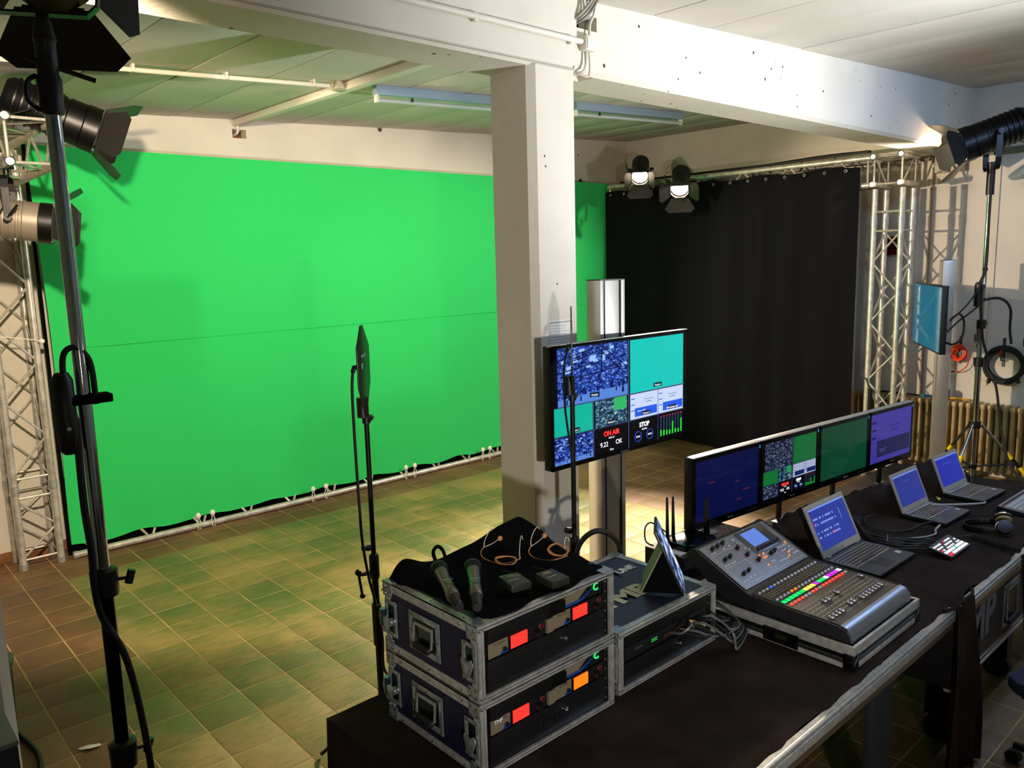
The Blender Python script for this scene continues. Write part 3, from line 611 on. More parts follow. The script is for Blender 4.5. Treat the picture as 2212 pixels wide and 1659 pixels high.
def multiview(parent, W, H, k, y, pre):
    """multiviewer picture on a screen facing -Y; origin bottom left, k scales brightness"""
    def pane(x0, x1, v0, v1, m, dy=0.0, nm='picture_tile'):
        MB().quad((x0 * W, y - dy, (1 - v1) * H), (x1 * W, y - dy, (1 - v1) * H), (x1 * W, y - dy, (1 - v0) * H), (x0 * W, y - dy, (1 - v0) * H)).build(nm, m, parent)
    P_ = lambda nm, c, e=1.0: screen_mat(pre + nm, c, e * k)
    hall = picture_mat(pre + 'hall', '#061038', '#1f48b8', '#86acf4', 34, .9 * k) if pre == 'tv_' else picture_mat(pre + 'hall', '#0a0f20', '#2f3e66', '#a9b6d0', 40, .8 * k)
    g1 = P_('program', '#10c0b4' if pre == 'tv_' else '#177a3c'); g2 = P_('camera', '#0fae96' if pre == 'tv_' else '#15843a'); dk = P_('dark', '#05070f', .6); line = P_('rule', '#6a7dc0', .6)
    wh = P_('slide', '#c8d6f8', .95); bl = P_('slide_blue', '#1f58dd' if pre == 'tv_' else '#142a78'); mg = P_('margin', '#02030a', .4)
    pane(0, 1, 0, 1, mg)
    e = .0006
    pane(.03, .525, .005, .495, hall, e); pane(.545, .985, .01, .5, g1, e)
    pane(.005, .265, .505, .745, g2, e)
    pane(.285, .52, .505, .745, picture_mat(pre + 'studio', '#07101f', '#2a5a80', '#b9d8d0', 30, .9 * k), e)
    pane(.42, .515, .505, .62, P_('studio_green', '#2fae62'), 2 * e)
    pane(.005, .265, .76, .99, hall, e)
    pane(.545, .768, .51, .745, wh, e); pane(.772, .985, .51, .745, wh, e)
    pane(.58, .76, .645, .725, bl, 2 * e); pane(.81, .98, .645, .725, bl, 2 * e)
    for x in (.55, .776):
        for q in range(3): pane(x, x + .03, .55 + .055 * q, .558 + .055 * q, bl, 2 * e)
    pane(.275, .525, .755, .99, dk, e); pane(.545, .768, .755, .99, dk, e); pane(.775, .985, .755, .99, dk, e)
    for x0, x1, v0, v1 in ((.268, .272, .5, 1), (.53, .534, 0, 1), (.0, 1, .499, .503), (.0, 1, .749, .752), (.769, .771, .5, 1)): pane(x0, x1, v0, v1, line, 1.5 * e, 'divider')
    for q in range(8):
        x = .788 + .025 * q; hgt = (.1, .09, .08, .07, .2, .07, .06, .22)[q]
        pane(x, x + .012, .79, .97, P_('meter_back', '#27405c', .7), 2 * e, 'meter_bar'); pane(x, x + .012, .97 - hgt * .6, .97, P_('meter_green', '#24d832'), 3 * e, 'meter_bar')
        pane(x, x + .012, .775, .785, P_('meter_top', '#c8386a', .9), 3 * e, 'meter_bar')
    for (hx0, hx1, hv0, hv1, sg) in (((.03, .525, .005, .495, 1.0), (.005, .265, .76, .99, .52)) if pre == 'tv_' else ()):
        rr = random.Random(11); bm1 = MB(); bm2 = MB(); bm3 = MB(); ww, hh_ = hx1 - hx0, hv1 - hv0
        def Q(a, b_, dy=2.2): return (hx0 * W + a * ww * W, y - dy * e, (1 - hv0 - b_ * hh_) * H)
        for q in range(16):
            a, b_ = rr.uniform(.03, .9), rr.uniform(.03, .4); l_ = rr.uniform(.04, .09)
            bm1.add([Q(a, b_), Q(a + l_, b_ - .02), Q(a + l_ + .02, b_ + .035), Q(a + .02, b_ + .055)], [(0, 1, 2, 3)])
        for a0, b0, a1, b1 in ((.5, .0, .98, .62), (.58, .0, 1.0, .5), (.0, .30, .55, .12), (.0, .42, .6, .30), (.1, .55, .9, .45), (.35, .1, .30, .6), (.62, .05, .60, .5), (.0, .2, .5, .05)):
            bm2.tube([Q(a0, b0, 3), Q(a1, b1, 3)], .003 * sg * W / .97, 4)
        for q in range(12):
            a0 = .5 + .04 * q; bm2.tube([Q(a0, .052 * q, 3), Q(min(1, a0 + .07), max(0, .052 * q + .0), 3)], .0015 * sg, 4)
        for q in range(30):
            a, b_ = rr.uniform(.02, .95), rr.uniform(.62, .9); bm3.add([Q(a, b_), Q(a + .018, b_), Q(a + .018, b_ + .09), Q(a, b_ + .09)], [(0, 1, 2, 3)])
        bm1.build('picture_skylights', P_('skylight', '#9cc4ff', .9), parent); bm2.build('picture_beams', P_('beams', '#08144a', .6), parent); bm3.build('picture_crowd', P_('crowd', '#0b1c58', .6), parent)
        MB().add([Q(0, .88, 1.8), Q(1, .80, 1.8), Q(1, 1, 1.8), Q(0, 1, 1.8)], [(0, 3, 2, 1)]).build('picture_floor', P_('hallfloor', '#5e8ee8', .8), parent)
    def tx(s, x, v, sz, m, al='CENTER', bold=0): text('screen_text', s, sz * H, m, parent, Tr(x * W, y - 4 * e, (1 - v) * H) @ FRONT, 0.0001, al, bold=bold)
    tx('ON AIR', .40, .835, .062, TXR, bold=.0012); tx('00:21:34', .40, .865, .022, TXW); tx('9.22', .345, .93, .062, TXW); tx('OK', .455, .93, .062, TXW); tx('Cast', .40, .975, .028, TXW)
    tx('STOP', .655, .83, .06, TXW, bold=.0012); tx('00:00:00', .655, .862, .022, TXW)
    for x in (.605, .70):
        ring = MB().tube([(x * W + .026 * W * math.cos(2 * PI * q / 20), y - 4 * e, (1 - .915) * H + .026 * W * math.sin(2 * PI * q / 20)) for q in range(20)], .0012 * W, 4, True); ring.build('dial_ring', screen_mat('dial_blue', '#2e50c8', 1.0), parent)
        tx('00:00', x, .925, .026, TXW)
    if pre == 'tv_':
        for s, x, v in (('Preview', .28, .45), ('Program', .765, .47), ('Camera 1', .14, .725), ('Camera 2', .40, .725), ('Camera 3', .67, .715), ('Slide Background', .89, .715)):
            pane(x - .035, x + .035, v - .03, v + .008, P_('caption_bar', '#1b2440', .6), 2.5 * e, 'caption_bar'); tx(s, x, v, .026, TXW)
        for x in (.69, .89): tx('The touch shows', x, .58, .02, TXB); tx('Routefligen', x, .605, .02, TXB)
        tx('Rahmenrecht WT', .60, .68, .016, TXW, 'LEFT')
def column(t, h, w, dpt, mA=ALU, b=.3):
    MB().box(-w / 2, w / 2, -dpt / 2, dpt / 2, .012, h).build('column_core', mA, t, bevel=.004)
    for s in (-1, 1):
        MB().box(s * w / 2 - .012, s * w / 2 + .012, -dpt / 2 - .006, dpt / 2 + .006, .012, h).build('column_rail', mA, t, bevel=.003)
        MB().box(s * w / 2 - .002 - .016 * s, s * w / 2 + .002 - .016 * s, -dpt / 2 - .008, -dpt / 2 - .001, .012, h).build('column_groove', BLACK, t)
    MB().box(-w / 2 - .012, w / 2 + .012, -dpt / 2 - .006, dpt / 2 + .006, h, h + .004).build('column_cap', BLACK, t)
    MB().box(-b, b, -.05, 2 * b, 0, .014).build('base_plate', BLACKM, t, bevel=.003)
COLA = mat('column_aluminium', '#c2bdb3', 0.35, 0.75)
t = thing('display_column', 'wide aluminium column stand behind the large television, next to the pillar', 'display stand', (1.79, -.845, 0), R_(-8)); column(t, 1.985, .135, .09, COLA)
MB().box(-.14, .10, -.10, -.046, 1.2, 1.62).build('mount_plate', BLACKM, t)
t = thing('television', 'large flat television showing a multiview of pictures and clocks', 'television', (1.24, -1.0, 1.155))
MB().box(0, 1.0, .001, .045, 0, .561).build('casing', BLACK, t, bevel=.004)
MB().box(-.002, 1.002, -.004, .02, .557, .563).build('top_trim', ALU, t)
fr = MB()
for a in ((0, 1, 0, .016), (0, 1, .549, .561), (0, .014, 0, .561), (.986, 1, 0, .561)): fr.box(a[0], a[1], -.004, .002, a[2], a[3])
fr.build('bezel', BLACKG, t)
MB().box(.47, .53, -.006, -.004, .003, .011).build('logo', mat('dim_logo', '#56585c', .4), t)
sc = MB().box(-.002, .974, .0005, .0035, -.002, .534).build('screen_panel', screen_mat('tv_panel', '#01020a', .3), t); sc.location = (.014, -.0015, .016)
multiview(sc, .972, .532, .72, 0, 'tv_')
t = thing('display_column', 'slim aluminium column stand in front of the radiator', 'display stand', (6.005, -.935, 0), R_(32)); column(t, 2.0, .10, .085, COLA, .12)
MB().box(-.10, .10, .045, .095, 1.36, 1.66).build('mount_plate', BLACKM, t)
for z in (1.36, 1.58): MB().cyl((-.04, .06, z + .03), (-.16, .03, z), .008, n=8).build('mount_lever', BLACKM, t, True)
t = thing('display', 'turquoise television seen at an angle on the slim column by the radiator', 'display', (6.37, -.545, 1.262), math.atan2(-.53, -.84))
MB().box(0, .99, .001, .045, 0, .545).build('casing', BLACK, t, bevel=.004)
MB().box(.014, .976, -.002, .002, .014, .531).build('screen_panel', mat('teal_screen', '#06222c', .07, emit='#0c6a86', es=.5), t)
c = thing('display_cable', 'black cable looping from the turquoise television to the lamp stand', 'cable')
MB().tube(curve_pts([(5.66, -1.05, 1.36), (5.74, -1.1, 1.33), (5.84, -1.13, 1.38), (5.9, -1.12, 1.5), (5.84, -1.1, 1.57), (5.76, -1.06, 1.52)]), .009, 6).build('cord', RUBBER, c, True)
MB().tube(curve_pts([(5.80, -1.08, 1.55), (5.9, -1.12, 1.62), (5.98, -1.15, 1.70), (6.05, -1.165, 1.76)]), .007, 6).build('cord', RUBBER, c, True)
pp = thing('notice_sheet', 'printed paper notice taped to the front of the pillar', 'notice', (1.45, BF - .0005, 1.62))
MB().box(0, .172, -.001, 0, 0, .185).build('sheet', mat('paper', '#e7e4dc', .8), pp)
ln = MB()
for q in range(11): ln.box(.012, .165 if q % 3 == 0 else .12, -.0014, -.001, .172 - .0135 * q, .1732 - .0135 * q)
for a in ((.008, .168, .175, .177), (.008, .0095, .02, .177), (.1665, .168, .02, .177)): ln.box(a[0], a[1], -.0014, -.001, a[2], a[3])
ln.build('printed_lines', mat('ink', '#30333c', .8), pp)

# ================================================================ antennas on microphone stands
def mic_stand(name, label, x, y, top, a0, cable_side):
    t = thing(name, label, 'antenna stand', (x, y, 0))
    MB().cyl((0, 0, .03), (0, 0, .86), .0145, n=12).build('pole_section', BLACKM, t, True); MB().cyl((0, 0, .8), (0, 0, top), .0105, n=12).build('pole_section', BLACKM, t, True)
    MB().lathe([(.016, 0), (.021, .01), (.021, .1), (.016, .11)], 12, Tr(0, 0, .90) @ Rx(-90) @ Tr(0, -.0, 0)).build('collar', BLACK, t, True)
    MB().cyl((-.018, 0, .93), (-.05, 0, .94), .013, n=10).build('locking_knob', BLACK, t, True)
    MB().cyl((0, 0, .5), (0, 0, .68), .021, n=12).build('pole_sleeve', BLACK, t, True)
    b = MB().cyl((-.01, 0, .82), (-.075, 0, .83), .009, n=8); b.ball((-.078, 0, .84), .014); b.cyl((-.078, 0, .84), (-.065, 0, .74), .006, n=8); b.ball((-.064, 0, .735), .012); b.build('boom_lever', BLACK, t, True)
    for k in range(3):
        a = a0 + 2 * PI * k / 3; MB().cyl((math.cos(a) * .02, math.sin(a) * .02, .22), (math.cos(a) * .27, math.sin(a) * .27, .012), .008, n=8).build('leg', BLACKM, t, True)
    MB().cyl((0, 0, .2), (0, 0, .25), .024, n=12).build('leg_hub', BLACK, t, True)
    MB().cbox((.02, 0, .6), (.05, .006, .035)).build('cable_strap', CLOTHB, t)
    return t
def paddle(label, x, y, z, rz, group=None):
    """flat directional antenna: plate in the local XZ plane"""
    t = thing('paddle_antenna', label, 'antenna', (x, y, z), rz)
    MB(Rx(90)).prism([(-.02, 0), (.035, .0), (.145, .11), (.15, .26), (.02, .352), (-.03, .352), (-.14, .27), (-.14, .12)], -.0025, .0025).build('plate', mat('antenna_plate', '#101412', .35), t, bevel=.001)
    MB().cyl((0, .012, -.02), (0, .012, .06), .024, n=14).build('mount_block', BLACK, t, True)
    MB().cyl((0, .0, -.045), (0, 0, -.018), .017, n=12).cyl((.02, -.01, -.03), (.042, -.012, -.03), .013, n=10).build('clamp_knob', BLACK, t, True)
    text('brand_print', 'SENNHEISER', .018, mat('print_white', '#c9cfd0', .5), t, Tr(-.05, -.0028, .225) @ FRONT, .0001)
    MB().box(-.05, -.03, -.0031, -.0026, .18, .205).build('brand_mark', MATS['print_white'], t)
    MB().cyl((-.12, .0, .20), (-.14, .012, .20), .009, n=10).cyl((-.132, .012, .203), (-.15, .016, .185), .009, n=10).build('connector', BLACK, t, True)
    return t
AX, AY = .495, -.69
mic_stand('antenna_stand', 'black microphone stand behind the left end of the desk', AX, AY, 1.475, .4, -1)
p1 = paddle('black paddle antenna standing clear in front of the green cloth', AX, AY, 1.5, R_(49))
c = thing('antenna_cable', 'black cable hanging from the paddle antenna in front of the green cloth', 'cable')
M1 = Matrix.Rotation(R_(49), 4, 'Z')
def on1(a, b_, z): return tuple(Vector((AX, AY, 0)) + M1 @ Vector((a, b_, 0)) + Vector((0, 0, z)))
MB().tube(curve_pts([on1(-.15, .016, 1.685), on1(-.165, .02, 1.6), on1(-.165, .02, 1.35), on1(-.15, .02, 1.15), on1(-.13, .02, 1.0), on1(-.06, .015, .82), on1(-.025, .0, .7), on1(-.02, -.02, .55), on1(-.02, -.02, .4), on1(.05, -.05, .3), on1(.1, -.1, .14), on1(.2, -.2, .012)]), .006, 6).build('cord', RUBBER, c, True)
AX2, AY2 = 1.222, -1.149
mic_stand('antenna_stand', 'black microphone stand in front of the large television', AX2, AY2, 1.53, 1.4, 1)
paddle('black paddle antenna seen edge-on before the large television', AX2, AY2, 1.545, R_(43.2))
c = thing('antenna_cable', 'black cable hanging beside the edge-on paddle antenna', 'cable')
M2 = Matrix.Rotation(R_(43.2), 4, 'Z')
def on2(a, b_, z): return tuple(Vector((AX2, AY2, 0)) + M2 @ Vector((a, b_, 0)) + Vector((0, 0, z)))
MB().tube(curve_pts([on2(-.15, .016, 1.73), on2(-.16, .03, 1.66), on2(-.1, .03, 1.5), on2(-.04, .02, 1.38), on2(-.02, .0, 1.2), on2(-.02, -.0, .95), on2(-.03, -.01, .7), on2(-.02, -.0, .45), on2(.03, .04, .2), on2(.1, .1, .012)]), .005, 6).build('cord', RUBBER, c, True)

# ================================================================ right wall: radiator and cable coils
RAD = mat('radiator_enamel', '#b9a06a', 0.42, noise=(6, '#8f7443', 0.35, 0.75), bump=(30, .08))
rad = thing('radiator', 'old beige cast column radiator along the right wall', 'radiator', (6.72, 0, 0))
sec = MB()
for dx in (-.055, .0, .055):
    sec.lathe([(.012, .13), (.017, .15), (.017, .62), (.012, .65)], 8, Tr(dx, 0, 0) @ Rx(90) @ Matrix.Scale(-1, 4, (0, 0, 1)) @ Matrix.Identity(4))
sec = MB()
for dx in (-.055, .0, .055): sec.cyl((dx, 0, .12), (dx, 0, .67), .0165, n=8)
sec.box(-.075, .075, -.018, .018, .655, .70).box(-.075, .075, -.018, .018, .09, .135)
first = sec.build('radiator_section', RAD, rad, bevel=.007)
ys = [.12 - .0595 * k for k in range(38)]
first.location = (0, ys[0], 0)
for y in ys[1:]:
    o = first.copy(); col.objects.link(o); o.parent = rad; o.location = (0, y, 0)
for z in (.67, .12): MB().cyl((0, .15, z), (0, -2.13, z), .014, n=10).build('header_pipe', RAD, rad, True)
for y in (-.0, -1.0, -2.0): MB().box(-.06, .06, y - .012, y + .012, 0, .1).build('foot', RAD, rad)
RUB = [('#b08a52', (6.45, -.7)), ('#a07a44', (6.4, -1.15)), ('#c09a62', (6.3, -1.4)), ('#8c6a3c', (6.52, -1.6))]
def rubble(x, y, s, c_):
    r = random.Random(int(x * 1000)); b = MB()
    pts = [(x + s * r.uniform(.6, 1) * math.cos(a), y + s * r.uniform(.6, 1) * math.sin(a)) for a in [2 * PI * k / 7 for k in range(7)]]
    b.prism(pts, 0, s * .35); o = b.build('crumpled_paper', mat('kraft_' + c_, c_, .8), None, bevel=s * .1); return o
for k, (c_, (x, y)) in enumerate(RUB): tag(rubble(x, y, .05 + .012 * k, c_), 'scrap of brown paper on the floor under the radiator', 'scrap', 'scraps under the radiator')
def coil(name, label, y, z, r, rt, n, m, group=None, sx=1.0):
    t = thing(name, label, 'cable', (6.84, y, z)); rr = random.Random(3)
    for k in range(n):
        r0 = r * rr.uniform(.86, 1.06); ph = rr.uniform(0, 6); dx = -.012 - .035 * rr.random()
        MB().tube([(dx + .008 * math.sin(2 * q * 2 * PI / 28 + ph), r0 * sx * math.cos(2 * PI * q / 28) + .01 * math.sin(ph), r0 * math.sin(2 * PI * q / 28) + .012 * math.cos(ph)) for q in range(28)], rt, 6, True).build('cable_turn', m, t, True)
    return t
t = coil('cable_coil', 'orange-red cable coil on a wall hook above the radiator', -.79, 1.14, .062, .011, 7, mat('orange_cable', '#e63a12', .45))
MB().tube(curve_pts([(-.03, -.055, .02), (-.03, -.09, -.05), (-.03, -.08, -.12), (-.03, -.03, -.17), (-.03, .02, -.18)]), .005, 6).build('cable_tail', MATS['orange_cable'], t, True)
MB().cyl((-.03, .02, -.18), (-.03, .05, -.185), .009, n=8).build('plug', BLACK, t, True)
t = coil('cable_coil', 'thick black cable coil hanging on a wall hook above the radiator', -1.17, 1.05, .155, .0085, 26, RUBBER)
for a, b_ in ((.1, -.12), (-.12, -.1)): MB().cyl((-.05, a, b_), (-.05, a * 1.1, b_ - .05), .016, n=10).build('plug', BLACK, t, True)
for y, z, lab in ((-.79, 1.19, 'steel wall hook with red tip holding the orange cable'), (-1.15, 1.19, 'steel wall hook with red tip holding the black cable'), (-.93, 1.35, 'tall steel wall hook with a loose cable'), (-1.32, 1.33, 'plain steel strip bracket on the right wall')):
    h = thing('wall_hook', lab, 'hook', (6.868, y, z))
    MB().box(-.008, 0, -.011, .011, -.16, .1).build('hook_strip', mat('dark_steel', '#4a4d4f', .4, .8), h)
    MB().tube([(-.004, 0, -.1), (-.06, 0, -.1), (-.075, 0, -.09), (-.078, 0, -.03)], .007, 6).build('hook_arm', MATS['dark_steel'], h, True)
    if z < 1.3: MB().cyl((-.078, 0, -.05), (-.078, 0, -.005), .010, n=8).build('hook_tip', mat('red_cap', '#c41a1a', .4), h, True)
c = thing('loose_cable', 'thin white cable dangling from the tall wall hook', 'cable')
MB().tube(curve_pts([(6.8, -.93, 1.4), (6.79, -.9, 1.3), (6.8, -.86, 1.36), (6.8, -.95, 1.44), (6.79, -.97, 1.3), (6.8, -.93, 1.2), (6.82, -.9, 1.0), (6.83, -1.0, .9), (6.83, -1.4, .96)]), .005, 6).build('cord', mat('white_cable', '#cfc8b8', .5), c, True)
for x, y, z, c_, lab in ((6.72, -.62, .70, '#1b7fb0', 'blue cable end lying on top of the radiator'), (6.73, -.86, .70, '#c7962a', 'yellow-brown cable end lying on top of the radiator')):
    o = MB().tube(curve_pts([(x, y + .1, z + .016), (x - .03, y + .04, z + .025), (x + .02, y - .01, z + .016), (x - .02, y - .09, z + .02)]), .012, 6).build('cable_end', mat('cab' + c_, c_, .5), None, True); tag(o, lab, 'cable')
o = MB().box(6.68, 6.75, -.76, -.71, .70, .80).build('adapter', BLACK, None, bevel=.006); tag(o, 'small black adapter standing on the radiator', 'adapter')
o = MB().cyl((6.74, -.1, .715), (6.73, -.5, .715), .008, n=8).build('metal_rod', BLACKM, None, True); tag(o, 'thin black rod lying on the radiator', 'rod')
t = thing('hanging_canister', 'small dark canister with red base hanging behind the curtain end', 'canister', (6.10, -.30, .62))
MB().cyl((0, 0, 0), (0, 0, .22), .018, n=12).build('body', BLACKM, t, True); MB().cyl((0, 0, -.03), (0, 0, 0), .016, n=12).build('red_base', MATS['red_cap'], t, True); MB().tube(curve_pts([(0, 0, .22), (-.01, .02, .26), (.02, .05, .3), (.05, .08, .31)]), .006, 6).build('hose', RUBBER, t, True)

# ================================================================ left foreground
t = thing('grey_cabinet', 'dark grey box standing in front of the left pillar', 'cabinet', (-1.0, -.95, 0))
MB().box(-.2, .135, -.12, .12, 0, .84).build('body', mat('dark_grey_paint', '#2c3136', .45), t, bevel=.008); MB().box(-.2, .137, -.122, .122, .84, .855).build('lid', mat('mid_grey_paint', '#7c7a72', .5), t, bevel=.004)
t = thing('waste_bin', 'narrow dark bin with grey rims beside the left pillar', 'bin', (-.72, .66, 0))
MB().lathe([(.075, 0), (.085, .01), (.098, .36), (.09, .36)], 20, Rx(90) @ Tr(0, 0, 0)).build('shell', mat('bin_dark', '#1b1c22', .4), t, True)
for z, r in ((.0, .084), (.32, .098), (.35, .103)): MB().lathe([(r - .006, z), (r + .004, z + .004), (r + .004, z + .016), (r - .006, z + .02)], 20, Rx(90)).build('rim', mat('mid_grey_paint', '#7c7a72', .5), t, True)
c = MB().tube(curve_pts([on_z(38, 1585, .012), on_z(62, 1605, .012), on_z(80, 1625, .012), on_z(88, 1650, .012), on_z(84, 1690, .012), on_z(70, 1760, .012)]), .011, 6).build('floor_cable', RUBBER, None, True); tag(c, 'black cable curving over the floor by the left pillar', 'cable')
s_ = MB().add([tuple(on_z(u, v, z)) for u, v, z in ((168, 1617, .002), (190, 1610, .006), (217, 1606, .003), (218, 1611, .003), (195, 1617, .01), (172, 1621, .002))], [(0, 1, 4, 5), (1, 2, 3, 4)]).build('paper_scrap', mat('paper', '#e7e4dc', .8), None, solid=.001); tag(s_, 'crumpled strip of white paper on the floor near the chromed stand', 'scrap')
# ================================================================ the desk
ZT = 0.72
rd = thing('desk', 'long black-topped desk with an aluminium front edge', 'desk', (0, 0, 0))
MB().box(-.08, 1.985, -2.405, -1.40, .672, .712).build('desk_top', BLACKM, rd)
ed = MB(); 
for z0, z1, y in ((.676, .700, -2.424), (.703, .711, -2.429), (.713, .7215, -2.426)): ed.box(-.08, 2.0, y, -2.40, z0, z1)
MB().box(-.08, 2.0, -2.418, -2.40, .668, .722).build('front_edge', ALU, rd)
for z0, z1, y in ((.672, .697, -2.425), (.701, .709, -2.430), (.713, .7225, -2.427)): MB().box(-.08, 2.0, y, -2.416, z0, z1).build('edge_ridge', ALU, rd, bevel=.0015)
MB().box(-.08, 2.0, -2.418, -2.38, .640, .671).build('edge_lip', mat('warm_alu', '#a89880', .35, .9), rd, bevel=.002)
for x0, x1, y0, y1 in ((1.44, 1.60, -2.36, -2.33), (.35, .5, -2.36, -2.33), (.0, .04, -1.5, -1.42), (1.9, 1.94, -1.5, -1.42)):
    MB().box(x0, x1, y0, y1, 0, .672).build('leg', mat('dark_grey_leg', '#23282a', .5), rd, bevel=.004)
MB().box(.0, 1.95, -1.47, -1.45, .05, .66).build('back_panel', BLACKM, rd)

fc = thing('flight_case_desk', 'big black flight case with aluminium edges and grey letters used as desk', 'flight case', (2.02, -2.42, 0))
MB().box(0, 1.98, .004, 1.0, .372, .70).build('body', mat('black_laminate', '#0f1012', .45, bump=(200, .1)), fc)
for z0, z1, y in ((.668, .690, -.004), (.694, .703, -.010), (.706, .7155, -.006)): MB().box(0, 1.98, y, .02, z0, z1).build('top_edge', ALU, fc, bevel=.0015)
MB().box(0, 1.98, -.001, .02, .64, .667).build('top_edge', MATS['warm_alu'], fc, bevel=.002)
MB().box(0, 1.98, -.006, .03, .360, .372).build('bottom_edge', ALU, fc, bevel=.002); MB().box(0, 1.98, -.003, .004, .372, .392).build('bottom_edge', MATS['warm_alu'], fc, bevel=.0015)
for x in (.25, 1.0, 1.75):
    for y in (.12, .85):
        c_ = MB().cyl((x - .02, y, .06), (x + .02, y, .06), .06, n=20).build('caster', RUBBER, fc, True); MB().box(x - .035, x + .035, y - .05, y + .05, .118, .36).build('caster_mount', BLACKM, fc)
text('case_lettering', 'TMP', .25, mat('grey_print', '#62656a', .6), fc, Tr(.02, .0035, .475) @ FRONT, .0004, bold=.008)
def frame_ring(b, w, h, t_, z0, z1, M):
    for a in ((0, w, 0, t_), (0, w, h - t_, h), (0, t_, t_, h - t_), (w - t_, w, t_, h - t_)): b.box(a[0], a[1], a[2], a[3], z0, z1, M)
    return b
def dish_handle(parent, M, w=.14, h=.115):
    """recessed butterfly handle; M maps (right, up, out)"""
    frame_ring(MB(), w, h, .017, 0, .0035, M).build('handle_frame', ZINC, parent, bevel=.001)
    o = MB().box(.015, w - .015, .015, h - .015, -.002, .0008, M).build('handle_dish', mat('dish_zinc', '#59635f', .3, 1.0), parent)
    MB().tube([M @ Vector(p) for p in ((.03, h - .03, .006), (.03, .035, .010), (.045, .024, .010), (w - .045, .024, .010), (w - .03, .035, .010), (w - .03, h - .03, .006))], .004, 6).build('handle_bail', ZINC, o, True)
    MB().cyl(M @ Vector((.042, .024, .012)), M @ Vector((w - .042, .024, .012)), .011, n=10).build('handle_grip', RUBBER, o, True)
    MB().box(.03, w - .03, h - .034, h - .024, .002, .008, M).build('handle_hinge', ZINC, o)
    rv = MB()
    for x in (.009, w / 2, w - .009):
        for y in (.009, h - .009): rv.ball(M @ Vector((x, y, .0035)), .0032, 6, 4)
    for y in (h / 2,):
        for x in (.009, w - .009): rv.ball(M @ Vector((x, y, .0035)), .0032, 6, 4)
    q = rv.build('rivets', CHROME, parent, True); q['kind'] = 'stuff'
dish_handle(fc, Matrix(((1, 0, 0, .60), (0, 0, -1, .0035), (0, 1, 0, .42), (0, 0, 0, 1))), .2, .2)

# ---- cloth over both desks
def ridge(x, y):
    if x < 1.86: return 0
    a = min(1, (x - 1.86) / .2); hgt = (.165 - .070 * min(1, max(0, (x - 2.25) / .6))) * a * (.86 + .14 * math.sin(x * 9))
    yc = -1.655 + .015 * math.sin(x * 5)
    d2 = (y - yc) / (.05 if y < yc else .11)
    return hgt * math.exp(-abs(d2) ** 2.6) * (1 + .10 * math.sin(x * 31 + y * 40) + .06 * math.sin(x * 67 - y * 55))
def wr(x, y):
    r = math.sin(x * 21 + 3 * math.sin(y * 7)) * math.sin(y * 26 + 2 * math.sin(x * 5))
    f = 1.0 if (-2.40 < y < -1.93 and .62 < x < 1.2) or (y < -2.36) else 0.2
    return .0035 * f * r
def top_cloth(u, v):
    x = -.115 + 4.13 * u; y = -2.402 + 1.03 * v
    yy_ = y + (.007 * math.sin(x * 9) + .004 * math.sin(x * 23) + .002 * math.sin(x * 67)) * max(0, 1 - v * 14) if x < 3.0 else y
    z = .7255 + wr(x, y) + ridge(x, y)
    if v == 0: z -= .004
    return (x, yy_, z)
cloth = tag(MB().sheet(300, 72, top_cloth, (0, 0, -.003)).build('desk_cloth', CLOTH, None, True), 'black cloth spread over the desks with a crumpled ridge behind the laptops', 'cloth')
def left_drop(u, v):
    y = -2.40 + 1.03 * u; k = 1 - v
    return (-.117 - .03 * k * (1 + .5 * math.sin(u * 19)) - .006 * math.sin(u * 31) * k, y, .03 + .695 * v)
MB().sheet(60, 12, left_drop, (.003, 0, 0)).build('side_drop', CLOTH, cloth, True)
def back_drop(u, v):
    x = -.115 + 1.9 * u; k = 1 - v
    return (x, -1.372 + .03 * k * (1 + .6 * math.sin(u * 40)), .03 + .695 * v)
MB().sheet(80, 8, back_drop, (0, -.003, 0)).build('back_drop', CLOTH, cloth, True)
def front_drop(u, v):
    w_ = .24 + .06 * (1 - v) ; x = 2.085 + (u - .5) * w_ * (1 + .15 * math.sin(v * 5)) + .02 * math.sin(v * 4); k = 1 - v
    return (x, -2.436 - .018 * k - .022 * math.sin(u * 22 + 1.5 * v) * (.35 + k) , .02 + .712 * v)
MB().sheet(64, 24, front_drop, (0, .003, 0)).build('front_drop', CLOTH, cloth, True)
MB().tube(curve_pts([(1.93, -2.405, .728), (1.98, -2.425, .732), (2.06, -2.425, .733), (2.16, -2.428, .732), (2.23, -2.405, .728)]), .007, 8).build('gathered_fold', CLOTH, cloth, True)

